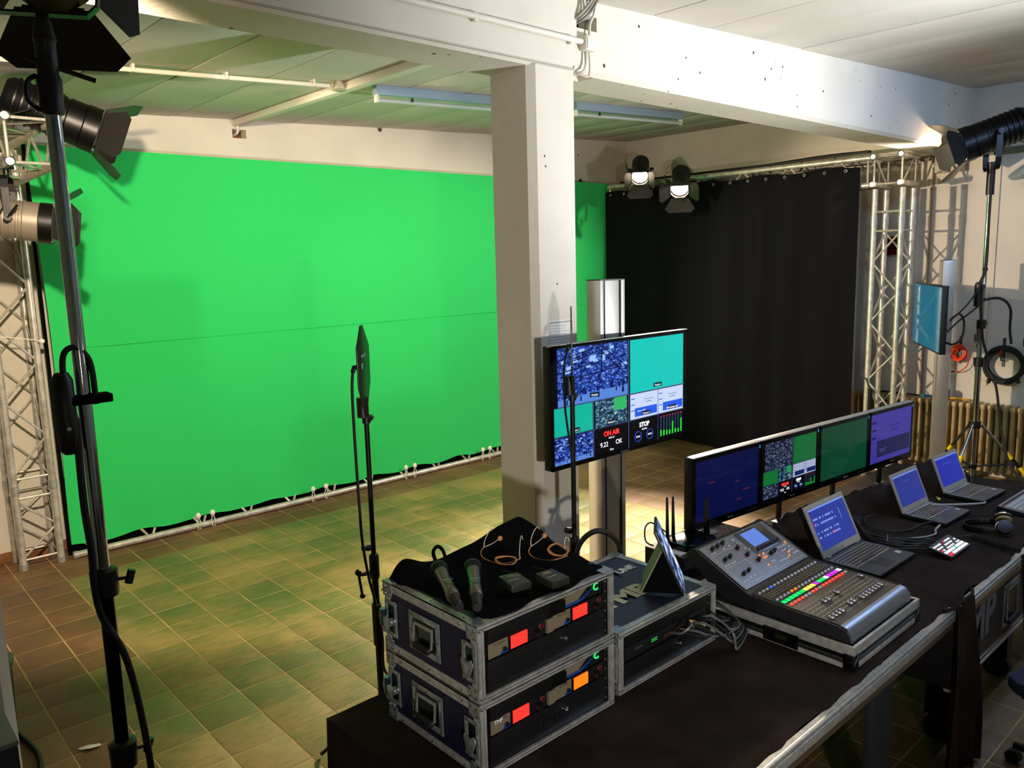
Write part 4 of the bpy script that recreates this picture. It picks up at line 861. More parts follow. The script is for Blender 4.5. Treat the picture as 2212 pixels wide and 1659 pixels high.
# ================================================================ rack cases
MLEFT = lambda d_: Matrix(((0, 0, -1, 0), (-1, 0, 0, d_), (0, 1, 0, 0), (0, 0, 0, 1)))
def rack_case(label, x, y, z, w_, d_, h, handle=True):
    t = thing('rack_case', label, 'flight case', (x, y, z)); p = .007
    sh = MB().box(.002, p, .006, d_ - .002, .003, h - .003).box(w_ - p, w_ - .002, .006, d_ - .002, .003, h - .003).box(.002, w_ - .002, .006, d_ - .002, h - p, h - .002).box(.002, w_ - .002, .006, d_ - .002, .003, p).box(.002, w_ - .002, d_ - p, d_ - .002, .003, h - .003)
    sh.build('shell', NAVY, t)
    e = .026; q = .0025
    for (yy0, yy1) in ((0, e), (d_ - e, d_)):         # vertical edges are per corner
        for xx in (0, 1):
            x0, x1 = (0, q) if xx == 0 else (w_ - q, w_)
            MB().box(x0, x1, yy0, yy1, .0, h).build('edge_profile', ALU, t, bevel=.0008)
    for zz in (0, 1):
        z0, z1 = (0, e) if zz == 0 else (h - e, h); zt0, zt1 = (0, q) if zz == 0 else (h - q, h)
        for xx in (0, 1):
            x0, x1 = (0, q) if xx == 0 else (w_ - q, w_); xt0, xt1 = (0, e) if xx == 0 else (w_ - e, w_)
            MB().box(x0, x1, 0, d_, z0, z1).box(xt0, xt1, 0, d_, zt0, zt1).box(x0 - .001, x1 + .001, 0, d_, (z0 + z1) / 2 - .002, (z0 + z1) / 2 + .002).build('edge_profile', ALU, t)
        MB().box(0, w_, d_ - q, d_, z0, z1).box(0, w_, d_ - e, d_, zt0, zt1).build('edge_profile', ALU, t)
        MB().box(0, w_, .0, e, zt0, zt1).build('edge_profile', ALU, t, bevel=.0008)
        for s0, s1 in ((0, .006), (.009, .015)):
            zf0, zf1 = (s0, s1) if zz == 0 else (h - s1, h - s0)
            MB().box(0, w_, -.007, .004, zf0, zf1).build('front_rim', ALU, t, bevel=.001)
    for x0, x1 in ((0, .008), (.011, .018), (w_ - .008, w_), (w_ - .018, w_ - .011)): MB().box(x0, x1, -.007, .004, .01, h - .01).build('front_rim', ALU, t, bevel=.001)
    for xx in (0, 1):
        for yy_ in (0, 1):
            for zz in (0, 1):
                M = Matrix.Translation((w_ * xx, d_ * yy_, h * zz)) @ Matrix.Diagonal(((-1 if xx else 1), (-1 if yy_ else 1), (-1 if zz else 1), 1))
                MB(M).box(-.0035, 0, -.0035, .04, -.002, .04).box(-.0035, .04, -.0035, .04, -.0035, 0).build('corner_brace', ZINC, t)
    rv = MB()
    for yy_ in (.07, d_ / 2, d_ - .07):
        for zz in (.013, h - .013): rv.ball((-.002, yy_, zz), .0035, 6, 4)
        rv.ball((.013, yy_, h + .0), .0035, 6, 4)
    for yy_ in (.008, .032, d_ - .032, d_ - .008):
        for zz in (.012, .034, h - .034, h - .012): rv.ball((-.0035, yy_, zz), .0038, 6, 4)
    for yy_ in (.05, d_ - .055):
        for zz in (.055, h - .055): rv.ball((0, yy_, zz), .006, 8, 5)
    q_ = rv.build('rivets', CHROME, t, True); q_['kind'] = 'stuff'
    ML = MLEFT(d_)
    if handle: dish_handle(t, Tr(0, 0, 0) @ ML @ Tr(d_ * .29, h * .5 - .055, .0), .145, .115)
    for fx, wing in ((d_ - .062, 1), (.004, -1)):
        M = ML @ Tr(fx, h * .5 - .055, 0)
        frame_ring(MB(), .058, .11, .012, -.0005, .004, M).build('latch_plate', ZINC, t, bevel=.001)
        o = MB().box(.01, .048, .01, .10, -.001, .001, M).build('latch_dish', mat('latch_teal', '#3f5a5c', .25, 1.0), t)
        MB().cyl(M @ Vector((.03, .045, .0)), M @ Vector((.03, .045, .012)), .013, n=14).build('latch_hub', ZINC, o, True)
        pr_ = [(.012, .07), (.004, .055), (.012, .035), (.024, .012), (.036, .012), (.048, .035), (.056, .055), (.048, .07), (.03, .058)]
        MB().prism(pr_, .010, .0135, M @ (Tr(0, 0, 0) if wing > 0 else Tr(-.02, 0, .004))).build('latch_wing', ZINC, o, bevel=.001)
        if wing < 0:
            MB().cyl(M @ Vector((.0, .03, .01)), M @ Vector((.0, .08, .01)), .011, n=10).build('latch_barrel', mat('latch_blue', '#86b6c6', .2, 1.0), o, True)
    MB().box(.018, w_ - .018, .03, .034, .014, h - .014).build('rack_blank', BLACK, t)
    for x0 in (.019, w_ - .037):
        MB().box(x0, x0 + .018, .006, .012, .016, h - .016).build('rack_rail', BLACKM, t)
    sc_ = MB()
    for x0 in (.028, w_ - .028):
        for k in range(6): sc_.cyl((x0, .003, .028 + k * (h - .056) / 5), (x0, .008, .028 + k * (h - .056) / 5), .0035, n=8)
    s2 = sc_.build('rack_screws', CHROME, t, True); s2['kind'] = 'stuff'
    return t
def drawer(t, w_, z0, z1):
    o = MB().box(.037, w_ - .037, .004, .028, z0, z1).build('drawer_front', BLACK, t, bevel=.0015)
    zc_ = (z0 + z1) / 2
    MB().cyl((w_ * .60, .004, zc_ + .012), (w_ * .60, -.006, zc_ + .012), .009, n=16).ball((w_ * .60, -.006, zc_ + .012), .0075, 10, 6).build('drawer_lock', CHROME, o, True)
    frame_ring(MB(), .07, .03, .0015, 0, .001, Matrix(((1, 0, 0, w_ * .42), (0, 0, -1, .0035), (0, 1, 0, zc_ - .012), (0, 0, 0, 1)))).build('drawer_slot', mat('slot_line', '#26282a', .3), o)
SILV = mat('champagne_panel', '#a3957c', .35, .6); BLUE = mat('blue_stripe', '#123a86', .4); RED_ON = mat('red_display', '#200202', .4, emit='#ff2a22', es=1.3)
OR_ON = mat('orange_display', '#201002', .4, emit='#ff6410', es=1.3); RING_G = mat('green_ring', '#022004', .4, emit='#22e860', es=1.2); RING_R = mat('red_ring', '#1c0304', .4, emit='#8c1420', es=.35)
def receiver(label, x, y, z, disp=None, ring=None, w_=.212, h=.0425):
    t = thing('radio_receiver', label, 'receiver', (x, y, z))
    MB().box(.002, w_ - .002, .003, .022, .001, h - .001).build('chassis', BLACK, t)
    F = lambda poly, m, nm, d_=.001: MB(Matrix(((1, 0, 0, 0), (0, 0, -1, .003), (0, 1, 0, 0), (0, 0, 0, 1)))).prism(poly, 0, d_).build(nm, m, t)
    F([(0, 0), (w_, 0), (w_, h), (0, h)], mat('receiver_black', '#0f1114', .4), 'front_plate')
    F([(0, .009), (w_ * .5, .009), (w_ * .74, h), (0, h)] if not disp else [(0, .0), (w_ * .33, 0), (w_ * .33, h), (0, h)], SILV, 'silver_zone', .0022)
    F([(0, 0), (w_ * .55, 0), (w_ * .66, .009), (w_ * .8, .024), (w_ * .76, .024), (w_ * .55, .009), (0, .009)] if not disp else [(w_ * .2, 0), (w_ * .33, 0), (w_ * .33, .011), (w_ * .22, .008)], BLUE, 'blue_zone', .0026)
    text('brand_print', 'SENNHEISER', .0075, mat('print_dark', '#2c261c', .6), t, Tr(.018, .0006, h - .011) @ FRONT, .0001)
    if disp: 
        MB().box(w_ * .33, w_ * .37, -.001, .002, .002, h - .004).build('display_bezel', BLACKG, t)
        MB().box(w_ * .37, w_ * .66, -.0015, .002, .003, h - .005).build('display', disp, t)
        MB().cyl((w_ * .80, .003, .017), (w_ * .80, -.02, .017), .009, n=16).build('jog_dial', BLACK, t, True)
        MB().tube([(w_ * .91 + .0065 * math.cos(2 * PI * k / 16), -.0005, .029 + .0065 * math.sin(2 * PI * k / 16)) for k in range(16)], .0012, 5, True).build('power_ring', RING_R, t, True)
        MB().cyl((w_ * .26, .003, .013), (w_ * .26, -.006, .013), .006, n=12).build('jack', BLACK, t, True)
    if ring: MB().tube([(w_ * .87 + .010 * math.cos(2 * PI * k / 20 + .9), -.0005, .027 + .010 * math.sin(2 * PI * k / 20 + .9)) for k in range(16)], .0022, 5).build('power_ring', ring, t, True)
    return t
CW, CD = .53, .43; CX, CY = .03, -1.932
def radio_case(z, name, disp2, tmp):
    t = rack_case('navy rack case with radio receivers, ' + name, CX, CY, z, CW, CD, .212)
    drawer(t, CW, .016, .100)
    o = MB().box(.037, .305, .0, .02, .150, .194).build('blank_panel', BLACK, t, bevel=.001); MB().prism([(.27, .155), (.325, .150), (.325, .185), (.27, .192)], -.0045, -.001, Matrix(((1, 0, 0, 0), (0, 0, -1, -.004), (0, 1, 0, 0), (0, 0, 0, 1)))).build('bracket', BLACKM, t)
    w3 = 'upper' if z > .8 else 'lower'
    receiver('silver and blue receiver with green power ring in the %s rack case' % w3, CX + .282, CY + .008, z + .151, None, RING_G)
    receiver('radio receiver with red display at the handle end of the %s rack case' % w3, CX + .040, CY + .004, z + .1055, RED_ON)
    receiver('radio receiver with %s display under the green power ring of the %s rack case' % ('red' if disp2 is RED_ON else 'orange', w3), CX + .282, CY + .004, z + .1055, disp2)
    MB().box(.255, .28, .001, .012, .105, .146).build('centre_bracket', SILV, t)
    if tmp: text('case_sticker', 'TMP', .016, mat('print_white', '#c9cfd0', .5), t, Tr(.046, -.0035, .138) @ FRONT, .0001, bold=.0006)
    return t
radio_case(.730, 'bottom one of the stack on the desk', OR_ON, True)
radio_case(.948, 'top one of the stack, under a black towel', RED_ON, False)
for a in ((CX + .01, CX + .52),): o = None
NX, NY = .605, -1.917
nc = rack_case('navy rack case with white letters on its lid and network gear inside', NX, NY, .730, .525, .46, .203, handle=False)
drawer(nc, .525, .014, .085)
text('lid_lettering', 'TMP', .105, mat('worn_white_print', '#c9c9b0', .7, noise=(40, '#3a3c46', .62, .7)), nc, Tr(.10, .135, .2035), .0004, bold=.005, sx=1.25)
text('lid_lettering', 'UNE', .047, mat('white_print', '#d8d8d4', .7), nc, Tr(.372, .305, .2035), .0004, bold=.002, sx=1.0)
sw = thing('network_switch', 'black network switch with small green lights in the lidded rack case', 'network switch', (NX + .04, NY + .006, .823))
MB().box(0, .445, .0, .03, 0, .043).build('chassis', mat('switch_grey', '#15171a', .4), sw, bevel=.001)
text('brand_print', 'TP-LINK', .011, mat('print_grey', '#5d6266', .5), sw, Tr(.05, -.0004, .022) @ FRONT, .0001)
lg = MB()
for k in range(8): lg.box(.135 + .008 * (k % 4), .139 + .008 * (k % 4), -.001, .001, .026 - .007 * (k // 4), .029 - .007 * (k // 4))
lg.build('status_lights', mat('led_green', '#021c04', .4, emit='#2ad048', es=.8), sw)['kind'] = 'stuff'
for k in range(10): MB().box(.20 + .0165 * k, .213 + .0165 * k, -.001, .001, .010, .021).build('network_port', mat('copper_port', '#7a4a30', .3, .7), sw)
MB().box(.04, .485, .004, .03, .14, .184).build('rack_panel', BLACK, nc, bevel=.001)
def cable(name, label, pts, r, m=RUBBER, n=6):
    t = thing(name, label, 'cable'); MB().tube(curve_pts(pts, n), r, 6).build('cord', m, t, True); return t
GC = mat('grey_net_cable', '#5a5c5e', .4)
nb = thing('network_cables', 'bundle of dark network cables plugged into the switch', 'cable')
for k in range(6):
    x = NX + .30 + .022 * k; e_ = [(x, NY - .001, .839), (x + .01, NY - .06, .842 + .006 * k), (x + .05 + .01 * k, NY - .085, .83 - .008 * k), (NX + .50, NY - .07 - .008 * k, .80 - .012 * k), (NX + .60 + .012 * k, NY - .05, .79 - .010 * k), (NX + .585 + .02 * (k % 2), NY + .03, .83 - .02 * k), (NX + .55, NY + .06, .80)]
    MB().tube(curve_pts(e_), .0042, 6).build('strand', GC if k % 2 else RUBBER, nb, True)
MB().tube(curve_pts([(NX + .27, NY - .001, .845), (NX + .26, NY - .05, .862), (NX + .28, NY - .07, .885), (NX + .31, NY - .055, .882), (NX + .34, NY - .04, .85), (NX + .35, NY - .001, .84)]), .004, 6).build('strand', GC, nb, True)
MB().cyl((NX + .37, NY - .002, .85), (NX + .40, NY - .05, .845), .008, n=8).build('connector', mat('beige_plug', '#b89a68', .4), nb, True)

# ---- towel / bag cloth on top of the stack
def towel(u, v):
    x = .045 + .56 * u - .02 * (v > .99); y = -1.925 + .435 * v
    z = 1.1635 + .004 * math.sin(x * 40 + 2 * math.sin(y * 20)) * math.sin(y * 33)
    hump = .060 * math.exp(-(((x - .58) / .20) ** 2 + ((y + 1.53) / .10) ** 2)) + .040 * math.exp(-(((x - .09) / .06) ** 2 + ((y + 1.53) / .06) ** 2))
    z += hump + .018 * max(0, (v - .75) / .25)
    if x > .555: z -= (x - .555) * .8; 
    if u < .09: z -= .028 * (1 - u / .09) ** 2
    if v > .93: z -= .035 * ((v - .93) / .07) ** 2
    ex = .04 * max(0, (x - .5) / .1) * (1 - abs(2 * v - 1))
    return (x + ex, y + .01 * math.sin(x * 30) * (v < .02), z)
tw = tag(MB().sheet(90, 64, towel, (0, 0, -.003)).build('black_towel', CLOTHB, None, True), 'black folded cloth under the microphones on the rack case stack', 'cloth')
MB().tube(curve_pts([(.225, -1.505, 1.155), (.215, -1.500, 1.195), (.23, -1.500, 1.212), (.25, -1.502, 1.196), (.262, -1.505, 1.155)]), .006, 6).build('cloth_loop', CLOTHB, tw, True)
# ================================================================ gear on the desk
ZC = .730                                   # top of the cloth
# ---- four monitors in a row
def monitor(i, label, scr):
    a = R_(-4.57); ux = Vector((math.cos(a), math.sin(a), 0)); p = Vector((1.700, -1.425, 0)) + ux * (.5045 * i)
    t = thing('monitor', label, 'monitor', (p.x, p.y, 0), a); W_, z0, z1 = .498, .862, 1.200
    MB().box(0, W_, .001, .05, z0, z1).build('casing', BLACK, t, bevel=.004)
    MB().box(.0, W_, -.003, .04, z1 - .002, z1 + .0025).build('top_trim', mat('monitor_top', '#9b9b99', .4, .3), t, bevel=.001)
    fr = MB()
    for q in ((0, W_, z0, z0 + .034), (0, W_, z1 - .020, z1), (0, .017, z0, z1), (W_ - .017, W_, z0, z1)): fr.box(q[0], q[1], -.004, .002, q[2], q[3])
    fr.build('bezel', BLACKG, t)
    sp = MB().box(0, W_ - .034, 0, .003, 0, z1 - z0 - .054).build('screen_panel', scr, t); sp.location = (.017, -.001, z0 + .034)
    text('brand_print', 'F', .014, mat('print_white', '#c9cfd0', .5), t, Tr(W_ * .50, -.0042, z0 + .011) @ FRONT, .0001, bold=.0005)
    text('brand_print', 'NEOVO', .008, MATS['print_white'], t, Tr(W_ * .525, -.0042, z0 + .013) @ FRONT, .0001)
    bt = MB()
    for k in range(7): bt.box(W_ * .78 + .011 * k, W_ * .78 + .005 + .011 * k, -.0046, -.004, z0 + .014, z0 + .016)
    bt.build('button_marks', mat('print_grey', '#5d6266', .5), t)['kind'] = 'stuff'
    MB().box(W_ - .014, W_ - .007, -.0046, -.004, z1 - .030, z1 - .014).build('blue_sticker', mat('blue_sticker', '#2f9ee0', .4, emit='#2f9ee0', es=.3), t)
    MB().box(W_ / 2 - .012, W_ / 2 + .012, .05, .07, .74, 1.02).build('stand_neck', BLACK, t, bevel=.003); MB().box(W_ / 2 - .05, W_ / 2 + .05, .0, .07, .7295, .738).build('stand_foot', BLACK, t, bevel=.003)
    return t, sp
GLOSS = .10
t, sp = monitor(0, 'monitor with a nearly blank dark blue desktop at the row end by the router', mat('dark_blue_screen', '#04060f', GLOSS, emit='#0c1550', es=.38))
for (x, z, w_) in ((.09, .17, .05), (.29, .14, .03), (.30, .05, .035), (.35, .09, .05)): MB().box(x, x + w_, -.0006, .001, z, z + .006).build('desktop_icon', screen_mat('icon_dim', '#5a2440', .5), sp)
t, sp = monitor(1, 'monitor showing a multiview of pictures and clocks', screen_mat('multi_panel', '#01020a', .3, GLOSS)); multiview(sp, .464, .284, .42, -.0006, 'mon_')
t, sp = monitor(2, 'monitor filled with plain dark green', mat('dark_green_screen', '#04100a', GLOSS, emit='#0b4a30', es=.45))
t, sp = monitor(3, 'monitor with a violet slide next to the radiator', mat('violet_screen', '#0a0818', GLOSS, emit='#4a3fae', es=.42))
sb = screen_mat('slide_navy', '#161a4a', .6)
MB().box(.075, .45, -.0007, .001, .03, .125).build('slide_block', sb, sp)
for k in range(3): MB().box(.012, .06, -.0007, .001, .14 + .045 * k, .152 + .045 * k).build('slide_bar', sb, sp)
text('screen_text', 'The touch shows', .018, sb, sp, Tr(.27, -.0008, .19) @ FRONT, .0001, 'CENTER'); text('screen_text', 'Routefligen', .018, sb, sp, Tr(.27, -.0008, .165) @ FRONT, .0001, 'CENTER')
text('screen_text', 'Rahmenrecht WT\nVeranstaltung', .012, mat('dim_text', '#0a0818', .4, emit='#5a60a0', es=.6), sp, Tr(.10, -.0012, .07) @ FRONT, .0001)

# ---- mixer in its case base
TX0, TX1, TY0, TY1 = 1.258, 1.785, -2.362, -1.70
tr = thing('mixer_case_base', 'shallow aluminium-edged case base under the mixing desk', 'flight case', (TX0, TY0, ZC)); w_, d_, h = TX1 - TX0, TY1 - TY0, .075
MB().box(.004, w_ - .004, .004, d_ - .004, 0, .012).build('base_board', BLACKM, tr)
for x0, x1, y0, y1 in ((0, w_, 0, .010), (0, w_, d_ - .010, d_), (0, .010, .01, d_ - .01), (w_ - .010, w_, .01, d_ - .01)): MB().box(x0, x1, y0, y1, .004, h).build('side_board', BLACKM, tr)
def rim(x0, x1, y0, y1, ax):
    MB().box(x0, x1, y0, y1, h - .026, h + .008).build('rim_profile', ALU, tr, bevel=.002)
    MB().box(x0, x1, y0, y1, .0, .018).build('rim_profile', ALU, tr, bevel=.002)
    MB().box(x0 + .001, x1 - .001, y0 + .001, y1 - .001, .022, .034).build('rim_profile', mat('alu_shade', '#8d9190', .35, 1.0), tr, bevel=.002)
rim(-.004, w_ + .004, -.005, .006, 0); rim(-.004, w_ + .004, d_ - .006, d_ + .005, 0); rim(-.005, .006, 0, d_, 1); rim(w_ - .006, w_ + .005, 0, d_, 1)
for cx_ in (0, w_):
    for cy_ in (0, d_):
        s_, q_ = (1 if cx_ == 0 else -1), (1 if cy_ == 0 else -1)
        MB().box(*sorted((cx_ - .008 * s_, cx_ + .03 * s_)), *sorted((cy_ - .008 * q_, cy_ + .03 * q_)), -.0005, .055).build('corner_brace', mat('dark_chrome', '#7d868c', .15, 1.0), tr, bevel=.004)
ML_ = Matrix(((0, 0, -1, -.0055), (-1, 0, 0, d_), (0, 1, 0, 0), (0, 0, 0, 1)))
o = frame_ring(MB(), .13, .05, .008, 0, .004, ML_ @ Tr(d_ * .52, .006, 0)).build('latch_plate', BLACKM, tr)
MB().box(.01, .12, .008, .042, -.001, .001, ML_ @ Tr(d_ * .52, .006, 0)).build('latch_dish', MATS['latch_teal'], o); MB().box(.045, .085, .02, .034, .001, .007, ML_ @ Tr(d_ * .52, .006, 0)).build('latch_wing', mat('brass_latch', '#c8b88a', .25, 1.0), o)
MX = thing('mixing_desk', 'grey digital mixing desk with colour strips and faders', 'mixer', (1.283, -2.338, ZC + .012)); MW = .478
side = [(.0, .045), (-.004, .06), (.0, .088), (.012, .104), (.04, .112), (.375, .122), (.392, .128), (.605, .232), (.622, .232), (.640, .218), (.646, .2), (.640, .18), (.43, .05), (.40, .03), (.08, .02), (.03, .025)]
SM = lambda x: Matrix(((0, 0, 1, x), (1, 0, 0, 0), (0, 1, 0, 0), (0, 0, 0, 1)))
MB().prism(side, 0, MW, SM(0)).build('housing', mat('mixer_black', '#141416', .35), MX, bevel=.003)
for x in (-.006, MW): MB().prism([(a * 1.0, b_ + .003) for a, b_ in side], 0, .006, SM(x)).build('side_cheek', mat('mixer_side', '#1a1a1d', .4), MX, bevel=.0015)
nose = [(-.006, .055), (-.009, .075), (-.004, .096), (.010, .1125), (.032, .1175), (.036, .1145), (.014, .1095), (.002, .094), (-.003, .075), (-.001, .058)]
MB().prism(nose, .002, MW - .002, SM(0)).build('wrist_rest', mat('satin_silver', '#9a9ca4', .3, .8), MX, smooth=True)
sl = math.atan2(.122 - .112, .335)
Md = Tr(.008, .036, .1135) @ Matrix.Rotation(sl, 4, 'X'); DW, DL = MW - .016, .336
MB().box(0, DW, 0, DL, 0, .002, Md).build('fader_deck', mat('deck_metal', '#565049', .38, .7), MX, bevel=.0006)
Mp = Tr(.008, .392, .1305) @ Matrix.Rotation(math.atan2(.104, .213), 4, 'X'); PW, PL = MW - .016, .232
MB().box(0, PW, 0, PL, 0, .002, Mp).build('control_panel', mat('panel_grey', '#77787c', .4, .35), MX, bevel=.0006)
ncol = 17; cxs = [.022 + .0258 * k for k in range(ncol)]
fv = [.042] * 4 + [.118, .118, .05, .05, .122] + [.042] * 7 + [.128]
slots = MB(); marks = MB(); tk = MB()
for k, a in enumerate(cxs):
    slots.box(a - .0015, a + .0015, .028, .150, .002, .0026, Md)
    for q in range(7): marks.box(a - .009, a + .009, .032 + .019 * q, .0334 + .019 * q, .002, .0026, Md)
slots.build('fader_slots', BLACK, MX)['kind'] = 'stuff'; marks.build('fader_scale', mat('print_light', '#d2cec4', .5), MX)['kind'] = 'stuff'
cap = None
for k, a in enumerate(cxs):
    M = Md @ Tr(a, fv[k], .0022)
    o = MB().prism([(-.0105, 0), (.0105, 0), (.0095, .010), (.004, .0065), (-.004, .0065), (-.0095, .010)], -.008, .008, M @ Matrix(((0, 0, 1, 0), (1, 0, 0, 0), (0, 1, 0, 0), (0, 0, 0, 1)))).build('fader_cap', mat('fader_chrome', '#85868c', .2, .75), MX, bevel=.0012)
    MB().box(-.0075, .0075, -.0008, .0008, .0066, .0078, M).build('cap_line', mat('cap_white', '#e8e8e8', .4), o)
BG = mat('button_grey', '#b9bccb', .4, emit='#b9bccb', es=.05); BR = mat('button_red', '#e04030', .4, emit='#ff3a28', es=.8); BO = mat('button_orange', '#e06a20', .4, emit='#ff7a1c', es=.8); BB_ = mat('button_blue', '#1030c0', .4, emit='#2a50ff', es=1.2)
def btn(bld, M, a, b_, w2=.0045, d2=.0035, hh=.0045):
    n = 8; bld.prism([(a + w2 * math.cos(2 * PI * q / n), b_ + d2 * math.sin(2 * PI * q / n)) for q in range(n)], .002, .002 + hh, M)
grp = {'g': MB(), 'r': MB(), 'o': MB(), 'b': MB()}
red = [1, 1, 1, 1, 0, 0, 1, 1, 0] + [1] * 7 + [0]
for k, a in enumerate(cxs):
    btn(grp['r' if red[k] else 'g'], Md, a, .188, .008, .0055); btn(grp['o' if k in (4, 5) else 'g'], Md, a, .243, .007, .0045); btn(grp['b' if k == 3 else 'g'], Md, a, .313, .007, .0045)
MB().box(.008, .008 + .0258 * 8.05, .203, .229, .002, .003, Md).box(.010 + .0258 * 8.2, DW - .008, .203, .229, .002, .003, Md).build('strip_frame', BLACKG, MX)
SC_ = {'G': '#00d060', 'Y': '#f4dc50', 'M': '#c020f0', 'W': '#e4d8ff'}
for k, ch in enumerate('GGGGGGYYYMGGWMMMW'): MB().box(cxs[k] - .0105, cxs[k] + .0105, .207, .225, .003, .0036, Md).build('scribble_strip', screen_mat('strip_' + ch, SC_[ch], 1.0), MX)
lv = MB(); kn = MB()
for k, a in enumerate(cxs):
    lv.box(a - .004, a + .004, .262, .300, .002, .0028, Md)
    for q in range(3): kn.box(a - .010, a + .010, .266 + .012 * q, .2685 + .012 * q, .0028, .0034, Md)
lv.build('level_meters', mat('meter_dark', '#2a2723', .4), MX)['kind'] = 'stuff'; kn.build('meter_marks', mat('meter_tan', '#a89878', .5), MX)['kind'] = 'stuff'
# control panel
MB().prism([(.245, .105), (.42, .105), (.43, .115), (.43, .226), (.235, .226), (.235, .115)], .002, .0045, Mp).build('display_bezel', mat('bezel_dark', '#26272b', .25), MX, bevel=.001)
MB().box(.262, .372, .138, .215, .0045, .0052, Mp).build('display', mat('mixer_lcd', '#0a1020', .12, emit='#5878c8', es=.8), MX)
for k in range(6): MB().cyl(Mp @ Vector((.262 + .0285 * k, .121, .0045)), Mp @ Vector((.262 + .0285 * k, .121, .018)), .0068, .006, n=14).build('display_knob', mat('knob_chrome', '#6a6c70', .15, .9), MX, True)
for a, b_, m_ in ((.055, .205, 0), (.093, .208, 0), (.131, .211, 0), (.055, .142, 0), (.092, .145, 0), (.172, .165, 1), (.182, .122, 1), (.066, .058, 0), (.102, .061, 0), (.205, .082, 1), (.300, .083, 0), (.328, .086, 0)):
    o = MB().cyl(Mp @ Vector((a, b_, .002)), Mp @ Vector((a, b_, .019)), .0082, .0068, n=14).build('rotary_knob', BLACK, MX, True)
    if m_: MB().tube([Mp @ Vector((a + .0095 * math.cos(2 * PI * q / 14), b_ + .0095 * math.sin(2 * PI * q / 14), .0028)) for q in range(14)], .0009, 4, True).build('led_collar', RING_R, o)
for a, b_ in ((.03, .187), (.046, .187), (.11, .187), (.15, .19), (.03, .118), (.05, .118), (.07, .118), (.09, .118), (.2, .185), (.2, .205), (.21, .15), (.225, .14), (.03, .03), (.05, .03), (.08, .035), (.105, .035),
              (.26, .05), (.275, .05), (.30, .035), (.318, .035), (.336, .035), (.354, .035), (.37, .09), (.39, .09), (.41, .09), (.43, .09), (.37, .072), (.41, .06), (.43, .06), (.41, .04), (.425, .04), (.44, .04), (.255, .09), (.25, .075), (.245, .025), (.39, .072), (.43, .075)): btn(grp['g'], Mp, a, b_)
for a, b_ in ((.235, .098), (.265, .098), (.245, .08), (.262, .08), (.225, .045), (.435, .1), (.395, .055), (.375, .04)): btn(grp['o'], Mp, a, b_)
for k_, m_, nm in (('g', BG, 'grey_buttons'), ('r', BR, 'red_buttons'), ('o', BO, 'orange_buttons'), ('b', BB_, 'blue_button')): grp[k_].build(nm, m_, MX)['kind'] = 'stuff'
ln = MB()
for a0, a1, b0, b1 in ((.02, .225, .178, .179), (.02, .225, .108, .109), (.155, .156, .02, .222), (.225, .226, .02, .1), (.02, .45, .015, .016), (.34, .341, .02, .1), (.02, .021, .015, .222)): ln.box(a0, a1, b0, b1, .002, .0023, Mp)
ln.build('panel_lines', MATS['print_light'], MX)
text('brand_print', 'MIDAS', .030, mat('side_print', '#3a3a3e', .3, .6), MX, Matrix(((0, 0, -1, -.0065), (-1, 0, 0, .365), (0, 1, 0, .062), (0, 0, 0, 1))), .0003, bold=.0004)
text('brand_print', 'M32R', .008, mat('print_white', '#c9cfd0', .5), MX, Mp @ Tr(.30, .2275, .0022), .0001)

